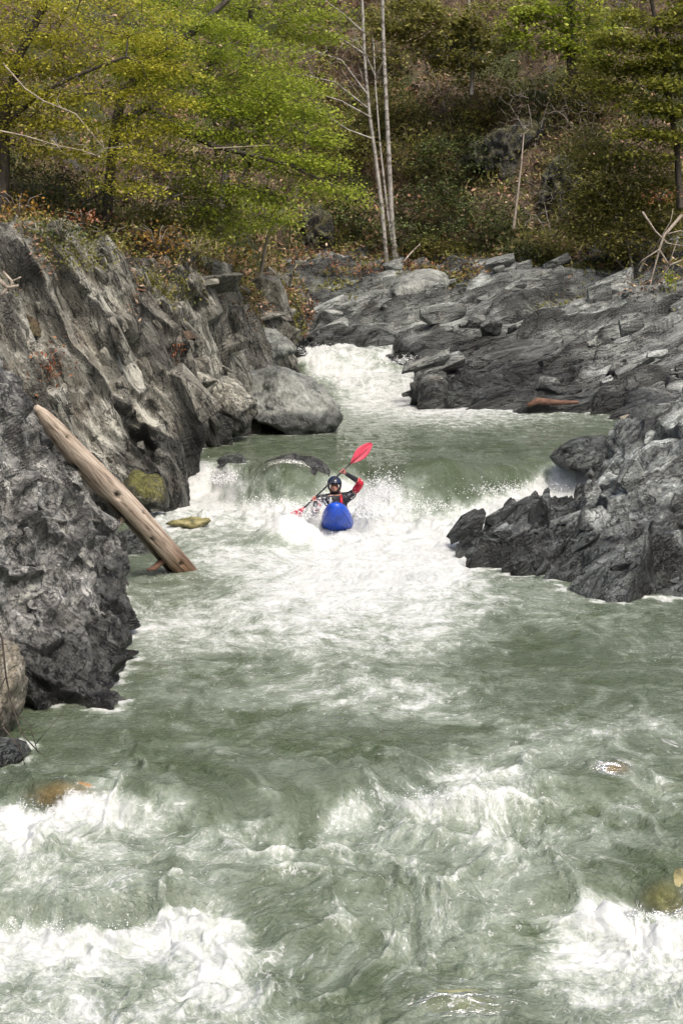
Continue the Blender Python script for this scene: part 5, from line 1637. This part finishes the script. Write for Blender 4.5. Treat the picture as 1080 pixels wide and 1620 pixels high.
# face
fc = head + Vector((0, -0.086, 0.0))
v, f = tube([fc + Vector((0, -0.004, 0.022)), fc + Vector((0, -0.020, -0.010)), fc + Vector((0, -0.022, -0.022)), fc + Vector((0, -0.004, -0.032))], [0.007, 0.012, 0.014, 0.007], 8)
mesh_obj('nose', rel(v, person), f, SKIN, person)
for sx_ in (-1, 1):
    v, f = tube([fc + Vector((sx_ * 0.016, 0.0, 0.018)), fc + Vector((sx_ * 0.030, -0.003, 0.021)), fc + Vector((sx_ * 0.045, 0.010, 0.018))], [0.004, 0.008, 0.004], 6)
    mesh_obj('eye', rel(v, person), f, EYE, person)
v, f = tube([fc + Vector((-0.028, 0.004, -0.052)), fc + Vector((0, -0.006, -0.050)), fc + Vector((0.028, 0.004, -0.052))], [0.004, 0.008, 0.004], 6)
mesh_obj('mouth', rel(v, person), f, plain('lips', (0.30, 0.09, 0.08), 0.4), person)
v, f = tube([fc + Vector((-0.062, 0.045, -0.045)), fc + Vector((-0.045, 0.014, -0.078)), fc + Vector((0, -0.002, -0.088)), fc + Vector((0.045, 0.014, -0.078)), fc + Vector((0.062, 0.045, -0.045))], [0.012, 0.017, 0.019, 0.017, 0.012], 8)
mesh_obj('beard', rel(v, person), f, BEARD, person)
# hands: palm and five fingers closed round the shaft
for ha, wr, sgn in ((l_ha, lw, 1), (r_ha, rw, -1)):
    back = (wr - ha); back = (back - pd * back.dot(pd)).normalized()
    across = pd.cross(back).normalized()
    JJ = [(wr, 0.028), (ha + back * 0.034, (0.042, 0.024))]
    EE = [(0, 1)]
    for q, (offp, ln) in enumerate(((-0.032, 0.9), (-0.011, 1.0), (0.011, 0.97), (0.031, 0.8))):
        base_i = len(JJ)
        JJ += [(ha + pd * offp + back * 0.024 + across * 0.018, 0.0105), (ha + pd * offp + across * 0.030 * ln, 0.0100), (ha + pd * offp - back * 0.028 * ln + across * 0.008, 0.0095), (ha + pd * offp - back * 0.018 - across * 0.020 * ln, 0.0085)]
        EE += [(1, base_i), (base_i, base_i + 1), (base_i + 1, base_i + 2), (base_i + 2, base_i + 3)]
    base_i = len(JJ)
    JJ += [(ha + pd * 0.042 * sgn + back * 0.02 - across * 0.022, 0.012), (ha + pd * 0.048 * sgn - back * 0.012 - across * 0.024, 0.010), (ha + pd * 0.040 * sgn - back * 0.030, 0.009)]
    EE += [(1, base_i), (base_i, base_i + 1), (base_i + 1, base_i + 2)]
    skin_mesh('hand', JJ, EE, HAND, person, root=1, sub=1)
tag(person, 'kayaker in dark helmet and red and black jacket, paddling', 'person')

# ------------------------------------------------------------------ spray
def droplets(name, label, spots, seed):
    rng = np.random.RandomState(seed)
    oct_v = np.array([[1, 0, 0], [-1, 0, 0], [0, 1, 0], [0, -1, 0], [0, 0, 1], [0, 0, -1]], float)
    oct_f = np.array([[0, 2, 4], [2, 1, 4], [1, 3, 4], [3, 0, 4], [2, 0, 5], [1, 2, 5], [3, 1, 5], [0, 3, 5]])
    cs, ss = [], []
    for c, r, n, smin, smax in spots:
        u = rng.normal(size=(n, 3))
        u[:, 2] = np.abs(u[:, 2])
        # droplets fly in strings thrown up from the surface
        cs.append(np.array(c) + u * np.array(r) * 0.55)
        ss.append(smin * (smax / smin) ** (rng.uniform(0, 1, n) ** 2.2))
    c = np.concatenate(cs); s = np.concatenate(ss)
    stretch = rng.uniform(0.7, 1.5, (len(c), 1, 3))
    v = (c[:, None, :] + oct_v[None] * s[:, None, None] * stretch).reshape(-1, 3)
    f = (oct_f[None] + (np.arange(len(c)) * 6)[:, None, None]).reshape(-1, 3)
    o = mesh_obj(name, v, f, SPRAY)
    o['kind'] = 'stuff'
    o['label'] = label
    return o
g = N('spray'); g.b.inputs['Base Color'].default_value = (0.82, 0.84, 0.84, 1); g.b.inputs['Roughness'].default_value = 0.35
n_ = g.noise(g.pos(), 30, 2); g.l(g.ramp(n_, [(0.3, (0.7, 0.73, 0.73)), (0.7, (0.88, 0.89, 0.89))]), g.b.inputs['Base Color'])
SPRAY = g.m
spots = [(P(598, 792, 28.2), (0.22, 0.2, 0.36), 900, 0.004, 0.013), (P(503, 806, 28.1), (0.16, 0.16, 0.2), 500, 0.004, 0.012), (P(585, 818, 27.9), (0.28, 0.3, 0.26), 900, 0.004, 0.016), (P(472, 822, 27.8), (0.30, 0.3, 0.22), 800, 0.004, 0.015), (P(615, 785, 28.6), (0.22, 0.25, 0.36), 600, 0.004, 0.014),
         (P(531, 850, 27.2), (0.35, 0.15, 0.05), 200, 0.004, 0.010), (P(660, 805, 28.5), (0.6, 0.3, 0.16), 600, 0.004, 0.013), (P(345, 765, 31.2), (0.35, 0.25, 0.25), 500, 0.005, 0.016),
         (P(820, 780, 30.0), (0.9, 0.6, 0.16), 700, 0.005, 0.014), (P(572, 800, 28.4), (0.2, 0.2, 0.2), 400, 0.004, 0.012), (P(430, 800, 29.5), (0.7, 0.3, 0.14), 400, 0.004, 0.013),
         (W(100, 1285, -0.15), (0.55, 0.12, 0.08), 350, 0.003, 0.009), (W(120, 1475, -0.45), (0.6, 0.12, 0.07), 350, 0.003, 0.008), (W(330, 1475, -0.45), (0.4, 0.1, 0.07), 250, 0.003, 0.008),
         (W(980, 1455, -0.4), (0.4, 0.1, 0.07), 300, 0.003, 0.008), (W(720, 1262, 0.0), (0.6, 0.12, 0.06), 300, 0.003, 0.008), (W(500, 560, 1.85), (0.6, 0.6, 0.22), 350, 0.008, 0.022), (W(640, 575, 1.6), (0.5, 0.5, 0.2), 250, 0.008, 0.02)]
droplets('spray', 'white droplets thrown up from the rapids', spots, 77)
